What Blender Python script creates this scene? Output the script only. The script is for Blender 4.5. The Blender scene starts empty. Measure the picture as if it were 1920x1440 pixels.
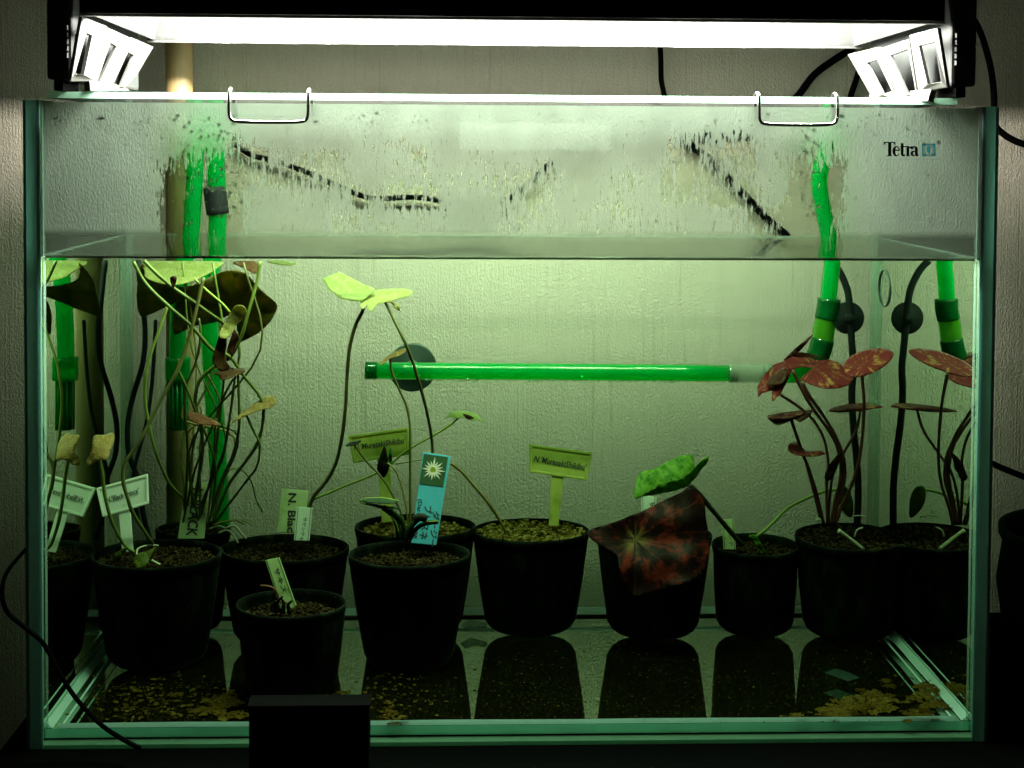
import bpy, bmesh, math, random
from mathutils import Vector, Matrix, noise as mnoise
from mathutils.geometry import delaunay_2d_cdt
random.seed(7)
S = bpy.context.scene
COL = S.collection
# ------------------------------------------------------------------ camera
FPX, YAW, PITCH, ROLL, PPY = 2594.45, -0.0344995, -0.0353817, 0.0061375, 371.585
CAM = Vector((-0.0320125, -0.8522295, 0.3726811))
def _rot():
    cy, sy, cp, sp, cr, sr = math.cos(YAW), math.sin(YAW), math.cos(PITCH), math.sin(PITCH), math.cos(ROLL), math.sin(ROLL)
    f = Vector((-sy*cp, cy*cp, sp)); r = Vector((cy, sy, 0)); u = r.cross(f)
    return cr*r + sr*u, -sr*r + cr*u, f
RV, UV_, FV = _rot()
cd = bpy.data.cameras.new('camera'); cam = bpy.data.objects.new('camera', cd); COL.objects.link(cam)
cam.matrix_world = Matrix(((RV.x, UV_.x, -FV.x, CAM.x), (RV.y, UV_.y, -FV.y, CAM.y), (RV.z, UV_.z, -FV.z, CAM.z), (0, 0, 0, 1)))
cd.sensor_width = 36; cd.lens = FPX/1920*36; cd.shift_y = (PPY-720)/1920; cd.clip_start = 0.02; cd.clip_end = 20
S.camera = cam
def P(px, py, Y):                       # the point at depth Y behind a place in the photograph
    d = FV + RV*((px-960)/FPX) - UV_*((py-PPY)/FPX)
    return CAM + d*((Y-CAM.y)/d.y)
def PZ(px, py, Z):
    d = FV + RV*((px-960)/FPX) - UV_*((py-PPY)/FPX)
    return CAM + d*((Z-CAM.z)/d.z)
def M(Y): return (Y-CAM.y)/FPX           # metres per photograph pixel at depth Y
# ------------------------------------------------------------------ world, light, render settings
W = bpy.data.worlds.new('World'); S.world = W; W.use_nodes = True
W.node_tree.nodes['Background'].inputs[0].default_value = (0.95, 0.86, 0.70, 1)
W.node_tree.nodes['Background'].inputs[1].default_value = 0.012
TUBE_POWER = 515.0
S.view_settings.view_transform = 'Standard'; S.view_settings.look = 'None'; S.view_settings.exposure = 0.0; S.view_settings.gamma = 1
S.render.engine = 'CYCLES'
cyc = S.cycles
cyc.transparent_max_bounces = 40; cyc.max_bounces = 10; cyc.diffuse_bounces = 3; cyc.glossy_bounces = 6
cyc.transmission_bounces = 8; cyc.caustics_reflective = True; cyc.blur_glossy = 1.0; cyc.caustics_refractive = False
cyc.sample_clamp_indirect = 3.0; cyc.use_denoising = True
# ------------------------------------------------------------------ material helpers
class NT:
    def __init__(s, name):
        s.m = bpy.data.materials.new(name); s.m.use_nodes = True; s.t = s.m.node_tree; s.t.nodes.clear()
        s.out = s.t.nodes.new('ShaderNodeOutputMaterial')
    def n(s, typ, ins=None, **props):
        nd = s.t.nodes.new('ShaderNode'+typ)
        for k, v in props.items(): setattr(nd, k, v)
        for k, v in (ins or {}).items():
            sock = nd.inputs[k]
            if hasattr(v, 'is_linked') or isinstance(v, bpy.types.NodeSocket): s.t.links.new(v, sock)
            else:
                if isinstance(v, tuple) and len(v) == 3 and sock.type == 'RGBA': v = v+(1,)
                sock.default_value = v
        return nd.outputs[0] if len(nd.outputs) else nd
    def node(s, typ, ins=None, **props):
        s.n(typ, ins, **props); return s.t.nodes[-1]
    def math(s, op, a, b=0.0, c=0.0, clamp=False): return s.n('Math', {0: a, 1: b, 2: c}, operation=op, use_clamp=clamp)
    def mix(s, f, a, b): return s.n('MixShader', {0: f, 1: a, 2: b})
    def add(s, a, b): return s.n('AddShader', {0: a, 1: b})
    def rgb(s, f, a, b):
        nd = s.t.nodes.new('ShaderNodeMix'); nd.data_type = 'RGBA'
        for i, v in ((0, f), (6, a), (7, b)):
            if isinstance(v, bpy.types.NodeSocket): s.t.links.new(v, nd.inputs[i])
            else: nd.inputs[i].default_value = (v+(1,)) if isinstance(v, tuple) and len(v) == 3 else v
        return nd.outputs[2]
    def smooth(s, x, a, b, lo=0.0, hi=1.0):
        return s.n('MapRange', {0: x, 1: a, 2: b, 3: lo, 4: hi}, interpolation_type='SMOOTHSTEP')
    def coord(s, kind='Object'): 
        nd = s.t.nodes.new('ShaderNodeTexCoord'); return nd.outputs[kind]
    def world(s): 
        nd = s.t.nodes.new('ShaderNodeNewGeometry'); return nd.outputs['Position']
    def scaled(s, v, sc, loc=(0, 0, 0)): return s.n('Mapping', {0: v, 1: loc, 3: sc})
    def noise(s, v, scale, detail=2.0, rough=0.5): return s.n('TexNoise', {'Vector': v, 'Scale': scale, 'Detail': detail, 'Roughness': rough})
    def schlick(s, f0=0.02):
        g = s.t.nodes.new('ShaderNodeNewGeometry')
        d = s.n('VectorMath', {0: g.outputs['Normal'], 1: g.outputs['Incoming']}, operation='DOT_PRODUCT')
        d = s.t.nodes[-1].outputs['Value']
        c = s.math('ABSOLUTE', d)
        return s.math('MULTIPLY_ADD', s.math('POWER', s.math('SUBTRACT', 1.0, c), 5.0), 1-f0, f0), c
    def bump(s, h, dist, strength=1.0): return s.n('Bump', {'Strength': strength, 'Distance': dist, 'Height': h})
    def done(s, sh, vol=None):
        if sh is not None: s.t.links.new(sh, s.out.inputs['Surface'])
        if vol is not None: s.t.links.new(vol, s.out.inputs['Volume'])
        return s.m
def principled(name, col, rough=0.5, metal=0.0, var=0.0, vs=60.0, bump=0.0, spec=0.5):
    t = NT(name); c = col
    ins = {'Roughness': rough, 'Metallic': metal, 'Specular IOR Level': spec}
    if var or bump:
        nz = t.noise(t.world(), vs, 4.0)
        if var: c = t.rgb(nz, tuple(max(0, x*(1-var)) for x in col), tuple(min(1, x*(1+var)) for x in col))
        if bump: ins['Normal'] = t.bump(nz, bump)
    ins['Base Color'] = c
    return t.done(t.n('BsdfPrincipled', ins))
MAT = {}
# wallpaper: vertical embossed threads and small crumbs
t = NT('wallpaper'); w = t.world()
a = t.noise(t.scaled(w, (620, 1, 7)), 1.0, 2.0, 0.6)
b = t.noise(t.scaled(w, (760, 1, 470)), 1.0, 2.0, 0.55)
c = t.noise(t.scaled(w, (330, 1, 9)), 1.0, 2.0, 0.6)
big = t.noise(t.scaled(w, (14, 1, 9)), 1.0, 2.0, 0.5)
h = t.math('ADD', t.math('MULTIPLY', a, 0.75), t.math('MULTIPLY', t.smooth(b, 0.36, 0.66), t.smooth(big, 0.35, 0.65, 0.36, 0.46)))
groove = t.smooth(c, 0.28, 0.40)
h = t.math('ADD', h, t.math('MULTIPLY', groove, 0.07))
col = t.rgb(t.noise(t.scaled(w, (420, 1, 60)), 1.0, 3.0), (0.305, 0.278, 0.222), (0.355, 0.326, 0.265))
col = t.rgb(groove, (0.285, 0.255, 0.205), col)
MAT['wall'] = t.done(t.n('BsdfDiffuse', {0: col, 1: 0.4, 2: t.bump(h, 0.00105)}))
# glass
t = NT('clear_glass'); MAT['clear'] = t.done(t.n('BsdfTransparent', {0: (1, 1, 1)}))
def dry_glass(name, tint, haze, rough=0.0):
    t = NT(name); f, c = t.schlick(0.04)
    tr = t.n('BsdfTransparent', {0: tint})
    if haze: tr = t.mix(haze, tr, t.n('BsdfTranslucent', {0: (0.4, 0.42, 0.4)}))
    return t.done(t.mix(f, tr, t.n('BsdfGlossy', {0: (0.16, 0.17, 0.16), 1: rough})))
MAT['dry'] = dry_glass('dry_side_glass', (0.13, 0.135, 0.125), 0.30, 0.12)
MAT['lid'] = dry_glass('lid_glass', (0.9, 0.97, 0.92), 0.06, 0.05)
def wet_mirror(name, k, colr, tint):
    t = NT(name); f, c = t.schlick()
    return t.done(t.mix(t.smooth(c, 0.5, 0.72, k, 0.05), t.n('BsdfTransparent', {0: tint}), t.n('BsdfGlossy', {0: colr, 1: 0.025 if 'bottom' in name else 0.0})))
MAT['wet'] = wet_mirror('wet_side_glass', 0.97, (0.80, 0.90, 0.80), (0.07, 0.07, 0.06))
MAT['floor_mirror'] = wet_mirror('bottom_glass_underside', 0.98, (1.0, 1.0, 0.96), (0.6, 0.75, 0.65))
t = NT('bottom_glass_top'); w = t.world()
sp = t.noise(t.scaled(w, (420, 420, 420)), 1.0, 3.0, 0.7); pt = t.noise(w, 16.0, 3.0, 0.6)
k = t.math('ADD', t.math('MULTIPLY', t.smooth(sp, 0.56, 0.70), t.smooth(pt, 0.35, 0.65, 0.12, 0.8)), 0.05)
dirt = t.n('BsdfDiffuse', {0: t.rgb(t.noise(w, 90.0), (0.03, 0.027, 0.010), (0.095, 0.072, 0.025))})
MAT['floor_top'] = t.done(t.mix(k, t.n('BsdfTransparent', {0: (0.95, 1, 0.96)}), dirt))
def edge_glass(name, colr, tr=0.6):
    t = NT(name); w = t.world()
    c = t.rgb(t.noise(t.scaled(w, (60, 60, 14)), 1.0, 3.0), tuple(x*0.7 for x in colr), colr)
    d = t.mix(0.5, t.n('BsdfDiffuse', {0: c}), t.n('BsdfTranslucent', {0: c}))
    d = t.mix(tr, d, t.n('BsdfTranslucent', {0: c}))
    return t.done(t.mix(0.06, d, t.n('BsdfGlossy', {0: (0.8, 1, 0.9), 1: 0.1})))
MAT['edge'] = edge_glass('green_glass_edge', (0.26, 0.68, 0.58))
MAT['lid_edge'] = edge_glass('pale_glass_edge', (0.24, 0.42, 0.32), 0.4)
MAT['bevel'] = edge_glass('polished_edge_line', (0.24, 0.42, 0.40), 0.3)
t = NT('white_silicone_and_reflection'); MAT['silicone_and_reflection'] = t.done(t.mix(0.2, t.mix(0.5, t.n('BsdfDiffuse', {0: (0.74, 0.86, 0.92)}), t.n('BsdfTranslucent', {0: (0.74, 0.86, 0.92)})), t.n('BsdfTransparent', {0: (0.9, 1, 0.95)})))
t = NT('silicone'); MAT['silicone'] = t.done(t.mix(0.72, t.mix(0.5, t.n('BsdfDiffuse', {0: (0.42, 0.50, 0.50)}), t.n('BsdfTranslucent', {0: (0.6, 0.75, 0.72)})), t.n('BsdfTransparent', {0: (0.9, 1, 0.95)})))
# condensation film on the dry part of the front pane
t = NT('condensation'); w = t.world()
sx = t.node('SeparateXYZ', {0: w}); X, Z = sx.outputs[0], sx.outputs[2]
streak = t.noise(t.scaled(w, (400, 1, 75)), 1.0, 4.0, 0.7)
blot = t.noise(t.scaled(w, (38, 1, 26)), 1.0, 4.0, 0.6)
fine = t.noise(t.scaled(w, (900, 1, 420)), 1.0, 2.0, 0.6)
def band(v, c, hw, soft): return t.math('SUBTRACT', 1.0, t.smooth(t.math('ABSOLUTE', t.math('SUBTRACT', v, c)), hw, hw+soft))
def both(a, b): return t.math('MULTIPLY', a, b)
spots_ = None
for x_, hx_, z_, hz_, k_ in ((-.137, .030, .360, .010, 1.0), (-.075, .024, .343, .005, 1.0), (.004, .018, .353, .010, .7), (.122, .026, .362, .021, 1.2), (.165, .012, .325, .010, .9), (-.03, .15, .345, .022, .10)):
    q_ = t.math('MULTIPLY', both(band(X, x_, hx_, .008), band(Z, z_, hz_, .006)), k_); spots_ = q_ if spots_ is None else t.math('MAXIMUM', spots_, q_)
mid = spots_
lowz = t.math('SUBTRACT', 1.0, t.smooth(Z, 0.352, 0.385))
wash = both(band(X, -0.194, 0.017, 0.015), lowz)
wash2 = both(band(X, 0.189, 0.013, 0.012), lowz)
wash3 = both(band(X, 0.105, 0.035, 0.03), 1.0)
base = t.math('ADD', t.math('MULTIPLY', streak, 0.62), t.math('MULTIPLY', blot, 0.38))
lift = t.math('ADD', t.math('MULTIPLY', t.math('MAXIMUM', wash, wash2), 0.17), t.math('ADD', t.math('MULTIPLY', wash3, 0.0), t.math('MULTIPLY', mid, 0.074)))
sides = t.smooth(t.math('ABSOLUTE', t.math('ADD', X, 0.005)), 0.19, 0.25)
top = t.smooth(Z, 0.372, 0.392)
clear = t.smooth(t.math('SUBTRACT', t.math('ADD', base, lift), t.math('MULTIPLY', t.math('MAXIMUM', sides, top), 0.10)), 0.535, 0.60)
wlow = t.smooth(Z, 0.318, 0.3235)                    # the strip at the waterline is clear
clear = t.math('MAXIMUM', clear, t.math('MULTIPLY', t.math('SUBTRACT', 1.0, wlow), 0.75))
patch = both(band(X, 0.012, 0.046, 0.002), band(Z, 0.3805, 0.0075, 0.0016))
clear = t.math('MULTIPLY', clear, t.math('SUBTRACT', 1.0, patch))
nb = t.bump(t.math('ADD', fine, t.math('MULTIPLY', streak, 0.6)), 0.0006)
thick = t.math('ADD', t.math('MULTIPLY', t.math('MAXIMUM', sides, t.math('MULTIPLY', top, 0.6)), 0.17), t.math('MULTIPLY', patch, 0.06))
thick = t.math('ADD', thick, t.math('MULTIPLY', blot, 0.24))
white = t.mix(0.12, t.n('BsdfTranslucent', {0: (0.27, 0.29, 0.265), 1: nb}), t.n('BsdfDiffuse', {0: (0.35, 0.37, 0.34), 1: nb}))
fog = t.mix(thick, t.n('BsdfRefraction', {0: (0.42, 0.465, 0.415), 1: 0.6, 2: 1.18, 3: nb}), white)
fog = t.mix(0.10, fog, t.n('BsdfTransparent', {0: (0.8, 0.8, 0.8)}))
MAT['fog'] = t.done(t.mix(clear, fog, t.n('BsdfTransparent', {0: (0.37, 0.41, 0.355)})))
t = NT('droplet'); MAT['drop'] = t.done(t.n('BsdfGlass', {0: (1, 1, 1), 1: 0.0, 2: 1.33}))
# water
t = NT('water_volume'); MAT['water'] = t.done(None, t.n('VolumeAbsorption', {0: (0.385, 0.505, 0.385), 1: 11.5}))
t = NT('water_top'); f, c = t.schlick(0.02); w = t.world()
nb = t.bump(t.noise(t.scaled(w, (40, 60, 1)), 1.0), 0.0004)
MAT['water_top'] = t.done(t.mix(f, t.n('BsdfTransparent', {0: (0.95, 1, 0.93)}), t.n('BsdfGlossy', {0: (0.9, 0.94, 0.88), 1: 0.02, 2: nb})))
t = NT('meniscus'); MAT['meniscus'] = t.done(t.mix(0.25, t.n('BsdfTransparent', {0: (0.12, 0.15, 0.06)}), t.n('BsdfGlossy', {0: (0.6, 0.7, 0.5), 1: 0.15})))
# plastics and metals
def acrylic(name, col, tr, k=0.5, rough=0.08):
    t = NT(name); nz = t.noise(t.world(), 55.0, 5.0, 0.65)
    col = t.rgb(t.smooth(nz, 0.35, 0.7), col, tuple(x*0.8 for x in col))
    d = t.mix(0.5, t.n('BsdfDiffuse', {0: col}), t.n('BsdfTranslucent', {0: col}))
    d = t.mix(t.smooth(nz, 0.35, 0.75, k+0.02, k-0.06), d, t.n('BsdfTransparent', {0: tr}))
    f, c = t.schlick(0.05)
    return t.done(t.mix(f, d, t.n('BsdfGlossy', {0: (1, 1, 1), 1: rough})))
MAT['green'] = acrylic('green_acrylic', (0.0, 0.55, 0.12), (0.015, 0.85, 0.24), 0.55)
MAT['dark_green'] = acrylic('dark_green_plastic', (0.006, 0.16, 0.04), (0.02, 0.5, 0.15), 0.4)
MAT['lime'] = acrylic('lime_silicone_tube', (0.12, 0.42, 0.03), (0.3, 0.8, 0.2), 0.4)
MAT['clear_tube'] = acrylic('clear_silicone_tube', (0.42, 0.46, 0.38), (0.92, 0.97, 0.92), 0.5)
def matte(name, col):
    t = NT(name); n = t.noise(t.world(), 70.0, 4.0); c = t.rgb(n, tuple(x*0.6 for x in col), tuple(x*1.4 for x in col)); f, k = t.schlick(0.01)
    return t.done(t.mix(t.math('MULTIPLY', f, 0.05), t.n('BsdfDiffuse', {0: c, 2: t.bump(n, 0.0004)}), t.n('BsdfGlossy', {0: (0.3, 0.3, 0.3), 1: 0.5})))
MAT['black'] = matte('black_plastic', (0.0012, 0.0012, 0.0012))
t = NT('black_pot_plastic'); w = t.world()
n = t.noise(t.scaled(w, (60, 60, 22)), 1.0, 5.0, 0.7); sp = t.noise(w, 420.0, 2.0)
col = t.rgb(t.smooth(n, 0.45, 0.7), (0.0030, 0.0042, 0.0030), (0.016, 0.021, 0.013))
col = t.rgb(t.math('MULTIPLY', t.smooth(sp, 0.72, 0.78), t.smooth(n, 0.4, 0.6)), col, (0.10, 0.11, 0.08))
f, k = t.schlick(0.01)
MAT['pot'] = t.done(t.mix(t.math('MULTIPLY', f, 0.12), t.n('BsdfDiffuse', {0: col, 2: t.bump(n, 0.0006)}), t.n('BsdfGlossy', {0: (1, 1, 1), 1: 0.4})))
MAT['stand'] = matte('black_stand', (0.0008, 0.0008, 0.0008))
MAT['rubber'] = principled('black_rubber', (0.010, 0.013, 0.014), 0.7, spec=0.2)
MAT['cup'] = acrylic('smoky_rubber', (0.05, 0.085, 0.075), (0.2, 0.3, 0.27), 0.3, 0.5)
MAT['grey'] = principled('dark_grey_plastic', (0.028, 0.031, 0.03), 0.7, spec=0.15)
MAT['white'] = principled('white_plastic', (0.15, 0.155, 0.142), 0.4, var=0.06, vs=40)
t = NT('reflector_metal'); w = t.world()
nz = t.noise(t.scaled(w, (14, 90, 60)), 1.0, 3.0)
MAT['reflector'] = t.done(t.mix(0.05, t.n('BsdfPrincipled', {'Base Color': (0.20, 0.205, 0.205), 'Metallic': 1.0, 'Roughness': 0.25, 'Normal': t.bump(nz, 0.003)}), t.n('BsdfDiffuse', {0: (0.75, 0.78, 0.76)})))
MAT['steel'] = principled('steel_wire', (0.55, 0.52, 0.5), 0.2, 1.0)
t = NT('tube_light'); MAT['tube'] = t.done(t.n('Emission', {0: (1.0, 0.985, 0.89), 1: TUBE_POWER}))
t = NT('wood'); w = t.world()
MAT['wood'] = t.done(t.n('BsdfPrincipled', {'Base Color': t.rgb(t.noise(t.scaled(w, (420, 420, 10)), 1.0, 4.0), (0.15, 0.10, 0.035), (0.27, 0.19, 0.08)), 'Roughness': 0.55}))
MAT['jar'] = matte('dark_green_glaze', (0.003, 0.010, 0.004))
# granules, dirt
def granule(name, c1, c2, c3):
    c1, c2, c3 = (tuple(x*0.6 for x in q) for q in (c1, c2, c3))
    t = NT(name); at = t.node('Attribute', None, attribute_name='tone')
    f = at.outputs['Fac']
    col = t.rgb(t.smooth(f, 0.0, 0.5), c1, t.rgb(t.smooth(f, 0.5, 1.0), c2, c3))
    sh = t.n('BsdfDiffuse', {0: col, 1: 0.5})
    if 'debris' in name:
        w = t.world(); sh = t.mix(t.smooth(t.noise(w, 520.0, 4.0, 0.7), 0.40, 0.47), t.n('BsdfTransparent', {0: (1, 1, 1)}), sh)
    return t.done(sh)
MAT['soil'] = granule('brown_soil_granules', (0.02, 0.011, 0.005), (0.07, 0.042, 0.02), (0.14, 0.085, 0.04))
MAT['pumice'] = granule('yellow_pumice', (0.08, 0.05, 0.012), (0.27, 0.18, 0.035), (0.50, 0.36, 0.11))
MAT['debris'] = granule('brown_leaf_debris', (0.06, 0.03, 0.006), (0.16, 0.09, 0.015), (0.24, 0.15, 0.03))
MAT['film'] = acrylic('pale_film', (0.10, 0.16, 0.14), (0.8, 0.95, 0.9), 0.5)
MAT['root'] = principled('pale_root', (0.42, 0.39, 0.28), 0.7, var=0.35, vs=400)
def leafmat(name, c1, c2, trans, streak=(10.0, 3.0), lo=0.42, hi=0.62, spot=None, spots=(0.6, 0.66), sscale=500, heart=None):
    lf_ = 1.0 if name.startswith('dark_lily') else 0.60
    c1, c2 = tuple(x*lf_ for x in c1), tuple(x*lf_ for x in c2); spot = spot and tuple(x*lf_ for x in spot); heart = heart and tuple(x*lf_ for x in heart)
    t = NT(name); uv = t.coord('UV'); w = t.world()
    n1 = t.noise(t.scaled(uv, (streak[0], streak[1], 1)), 3.0, 3.0, 0.6)
    n2 = t.noise(w, 160.0, 3.0, 0.6)
    col = t.rgb(t.smooth(t.math('ADD', t.math('MULTIPLY', n1, 0.7), t.math('MULTIPLY', n2, 0.3)), lo, hi), c1, c2)
    su = t.node('SeparateXYZ', {0: uv}); vein = t.math('ADD', t.math('FRACT', t.math('ADD', t.math('MULTIPLY', su.outputs[0], 15.0), t.math('MULTIPLY', n1, 0.7))), 0.0)
    col = t.rgb(t.smooth(t.math('ABSOLUTE', t.math('SUBTRACT', vein, 0.5)), 0.0, 0.05, 0.22, 0.0), col, tuple(min(1, x*1.8+0.01) for x in c2))
    if spot:
        col = t.rgb(t.smooth(t.noise(w, sscale, 2.0), spots[0], spots[1]), col, spot)
    if heart: col = t.rgb(t.math('MULTIPLY', t.smooth(su.outputs[1], 0.02, 0.16, 1.0, 0.0), t.smooth(n1, 0.42, 0.58)), col, heart)
    nb = t.bump(t.math('ADD', n2, t.math('MULTIPLY', n1, 0.6)), 0.0012)
    d = t.mix(trans, t.n('BsdfDiffuse', {0: col, 2: nb}), t.n('BsdfTranslucent', {0: col, 1: nb}))
    f, c = t.schlick(0.03)
    return t.done(t.mix(t.math('MULTIPLY', f, 0.22), d, t.n('BsdfGlossy', {0: (1, 1, 1), 1: 0.5})))
MAT['leaf_dark'] = leafmat('dark_lily_leaf', (0.13, 0.15, 0.02), (0.24, 0.17, 0.04), 0.7, spot=(0.36, 0.14, 0.02), spots=(0.62, 0.72), sscale=260)
MAT['leaf_pale'] = leafmat('pale_lily_leaf', (0.50, 0.56, 0.14), (0.64, 0.66, 0.24), 0.6)
MAT['leaf_lime'] = leafmat('lime_lily_leaf', (0.46, 0.60, 0.13), (0.62, 0.70, 0.24), 0.6)
MAT['leaf_green'] = leafmat('bright_green_leaf', (0.10, 0.36, 0.015), (0.36, 0.70, 0.07), 0.5, lo=0.36, hi=0.6)
MAT['leaf_yellow'] = leafmat('yellowing_leaf', (0.40, 0.36, 0.07), (0.55, 0.50, 0.14), 0.5)
MAT['leaf_brown'] = leafmat('brown_leaf', (0.10, 0.040, 0.012), (0.17, 0.075, 0.02), 0.4)
MAT['leaf_pink'] = leafmat('pink_leaf', (0.42, 0.14, 0.07), (0.60, 0.26, 0.12), 0.5)
MAT['leaf_orange'] = leafmat('orange_leaf', (0.52, 0.30, 0.08), (0.66, 0.46, 0.16), 0.5)
MAT['leaf_tan'] = leafmat('tan_curled_leaf', (0.45, 0.27, 0.07), (0.60, 0.42, 0.12), 0.5)
MAT['leaf_red'] = leafmat('red_mottled_leaf', (0.24, 0.022, 0.022), (0.56, 0.28, 0.08), 0.5, streak=(7, 1.6), lo=0.52, hi=0.64)
MAT['leaf_maroon'] = leafmat('maroon_leaf', (0.055, 0.018, 0.010), (0.12, 0.04, 0.015), 0.35)
MAT['leaf_bigred'] = leafmat('dark_red_mottled_leaf', (0.030, 0.010, 0.008), (0.32, 0.035, 0.022), 0.3, streak=(3.4, 0.8), lo=0.485, hi=0.60, heart=(0.34, 0.22, 0.04))
MAT['leaf_black'] = leafmat('blackish_leaf', (0.018, 0.020, 0.012), (0.03, 0.032, 0.016), 0.3)
MAT['leaf_olive'] = leafmat('olive_leaf', (0.10, 0.14, 0.012), (0.22, 0.26, 0.03), 0.4)
MAT['leaf_deep'] = leafmat('deep_green_leaf', (0.03, 0.20, 0.035), (0.04, 0.25, 0.05), 0.4)
MAT['leaf_deep2'] = acrylic('thin_dark_green_leaf', (0.02, 0.10, 0.03), (0.36, 0.62, 0.36), 0.75, 0.4)
MAT['leaf_stripe'] = leafmat('striped_green_leaf', (0.012, 0.05, 0.010), (0.02, 0.09, 0.015), 0.3)
def stemmat(name, col): return principled(name, tuple(x*0.68 for x in col), 0.5, var=0.55, vs=70)
MAT['st_green'] = stemmat('green_stem', (0.15, 0.20, 0.025)); MAT['st_lime'] = stemmat('lime_stem', (0.34, 0.42, 0.06))
MAT['st_olive'] = stemmat('olive_stem', (0.12, 0.115, 0.022)); MAT['st_dark'] = stemmat('dark_stem', (0.035, 0.03, 0.012))
MAT['st_red'] = stemmat('red_stem', (0.15, 0.04, 0.022)); MAT['st_gold'] = stemmat('golden_stem', (0.30, 0.22, 0.04))
# label plastics
def labelmat(name, c, stain, amt):
    c, stain = tuple(min(.9, x*1.05) for x in c), tuple(min(.9, x*1.05) for x in stain)
    t = NT(name); w = t.world()
    n = t.smooth(t.noise(t.scaled(w, (70, 70, 45)), 1.0, 5.0, 0.65), 0.62-amt, 0.75-amt*0.6)
    col = t.rgb(n, c, stain)
    return t.done(t.mix(0.5, t.n('BsdfPrincipled', {'Base Color': col, 'Roughness': 0.4}), t.n('BsdfTranslucent', {0: col})))
MAT['lb_white'] = labelmat('white_marker_plastic', (0.88, 0.89, 0.80), (0.55, 0.58, 0.40), 0.02)
MAT['lb_yellow'] = labelmat('algae_yellowed_plastic', (0.56, 0.55, 0.13), (0.40, 0.42, 0.06), 0.12)
MAT['lb_cream'] = labelmat('cream_stained_plastic', (0.70, 0.74, 0.46), (0.42, 0.52, 0.14), 0.10)
MAT['lb_dirty'] = labelmat('algae_covered_plastic', (0.46, 0.54, 0.26), (0.12, 0.17, 0.04), 0.16)
MAT['lb_blue'] = labelmat('blue_card', (0.14, 0.58, 0.80), (0.12, 0.52, 0.72), 0.0)
MAT['ink'] = principled('black_ink', (0.012, 0.014, 0.010), 0.6)
MAT['logo_blue'] = acrylic('print_blue', (0.03, 0.33, 0.55), (0.10, 0.50, 0.75), 0.85)
MAT['logo_pale'] = acrylic('print_pale_blue', (0.5, 0.75, 0.78), (0.95, 1, 1), 0.5)
MAT['petal'] = principled('print_petal', (0.62, 0.52, 0.47), 0.5)
MAT['photo_green'] = principled('print_dark_green', (0.012, 0.05, 0.012), 0.5, var=0.6, vs=120)
MAT['photo_yellow'] = principled('print_yellow', (0.75, 0.72, 0.10), 0.5)
# ------------------------------------------------------------------ object helpers
def mk(name, verts, faces, mat, parent=None, smooth=False, mats=None, fm=None, uv=None):
    me = bpy.data.meshes.new(name)
    vs = [Vector(v) for v in verts]
    base = None
    if parent is None:
        lo = Vector((min(v.x for v in vs), min(v.y for v in vs), min(v.z for v in vs))); hi = Vector((max(v.x for v in vs), max(v.y for v in vs), max(v.z for v in vs)))
        base = Vector(((lo.x+hi.x)/2, (lo.y+hi.y)/2, lo.z))
    else: base = origin(parent)
    me.from_pydata([v-base for v in vs], [], faces); me.update()
    for m in (mats or [mat]): me.materials.append(m)
    if fm: me.polygons.foreach_set('material_index', fm)
    if smooth: me.polygons.foreach_set('use_smooth', [True]*len(me.polygons))
    if uv:
        l = me.uv_layers.new(name='UVMap')
        for lp in me.loops: l.data[lp.index].uv = uv[lp.vertex_index]
    o = bpy.data.objects.new(name, me); COL.objects.link(o)
    if parent is None: o.location = base
    else: o.parent = parent
    return o
def origin(o):
    p = Vector((0, 0, 0))
    while o is not None: p += o.location; o = o.parent
    return p
def tag(o, label=None, cat=None, group=None, kind=None):
    for k, v in (('label', label), ('category', cat), ('group', group), ('kind', kind)):
        if v: o[k] = v
    return o
def thing(name, loc, label, cat, group=None):
    o = bpy.data.objects.new(name, None); COL.objects.link(o); o.location = loc; o.empty_display_size = 0.01
    return tag(o, label, cat, group)
BF = [(0, 3, 2, 1), (4, 5, 6, 7), (0, 1, 5, 4), (1, 2, 6, 5), (2, 3, 7, 6), (3, 0, 4, 7)]   # bottom, top, front, right, back, left
def boxv(x0, x1, y0, y1, z0, z1): return [(x0, y0, z0), (x1, y0, z0), (x1, y1, z0), (x0, y1, z0), (x0, y0, z1), (x1, y0, z1), (x1, y1, z1), (x0, y1, z1)]
def box(name, x0, x1, y0, y1, z0, z1, mat, parent=None, bevel=0.0, **k):
    o = mk(name, boxv(x0, x1, y0, y1, z0, z1), BF, mat, parent, **k)
    if bevel: bev(o, bevel)
    return o
def bev(o, w, seg=2):
    m = o.modifiers.new('bevel', 'BEVEL'); m.width = w; m.segments = seg; m.limit_method = 'ANGLE'
def catmull(pts, n=6):
    pts = [Vector(p) for p in pts]
    if len(pts) < 3: return pts
    q = [pts[0]*2-pts[1]]+pts+[pts[-1]*2-pts[-2]]; out = []
    for i in range(1, len(q)-2):
        a, b, c, d = q[i-1:i+3]
        for k in range(n):
            s = k/n; out.append(0.5*((2*b)+(c-a)*s+(2*a-5*b+4*c-d)*s*s+(3*b-a-3*c+d)*s**3))
    out.append(pts[-1]); return out
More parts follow.
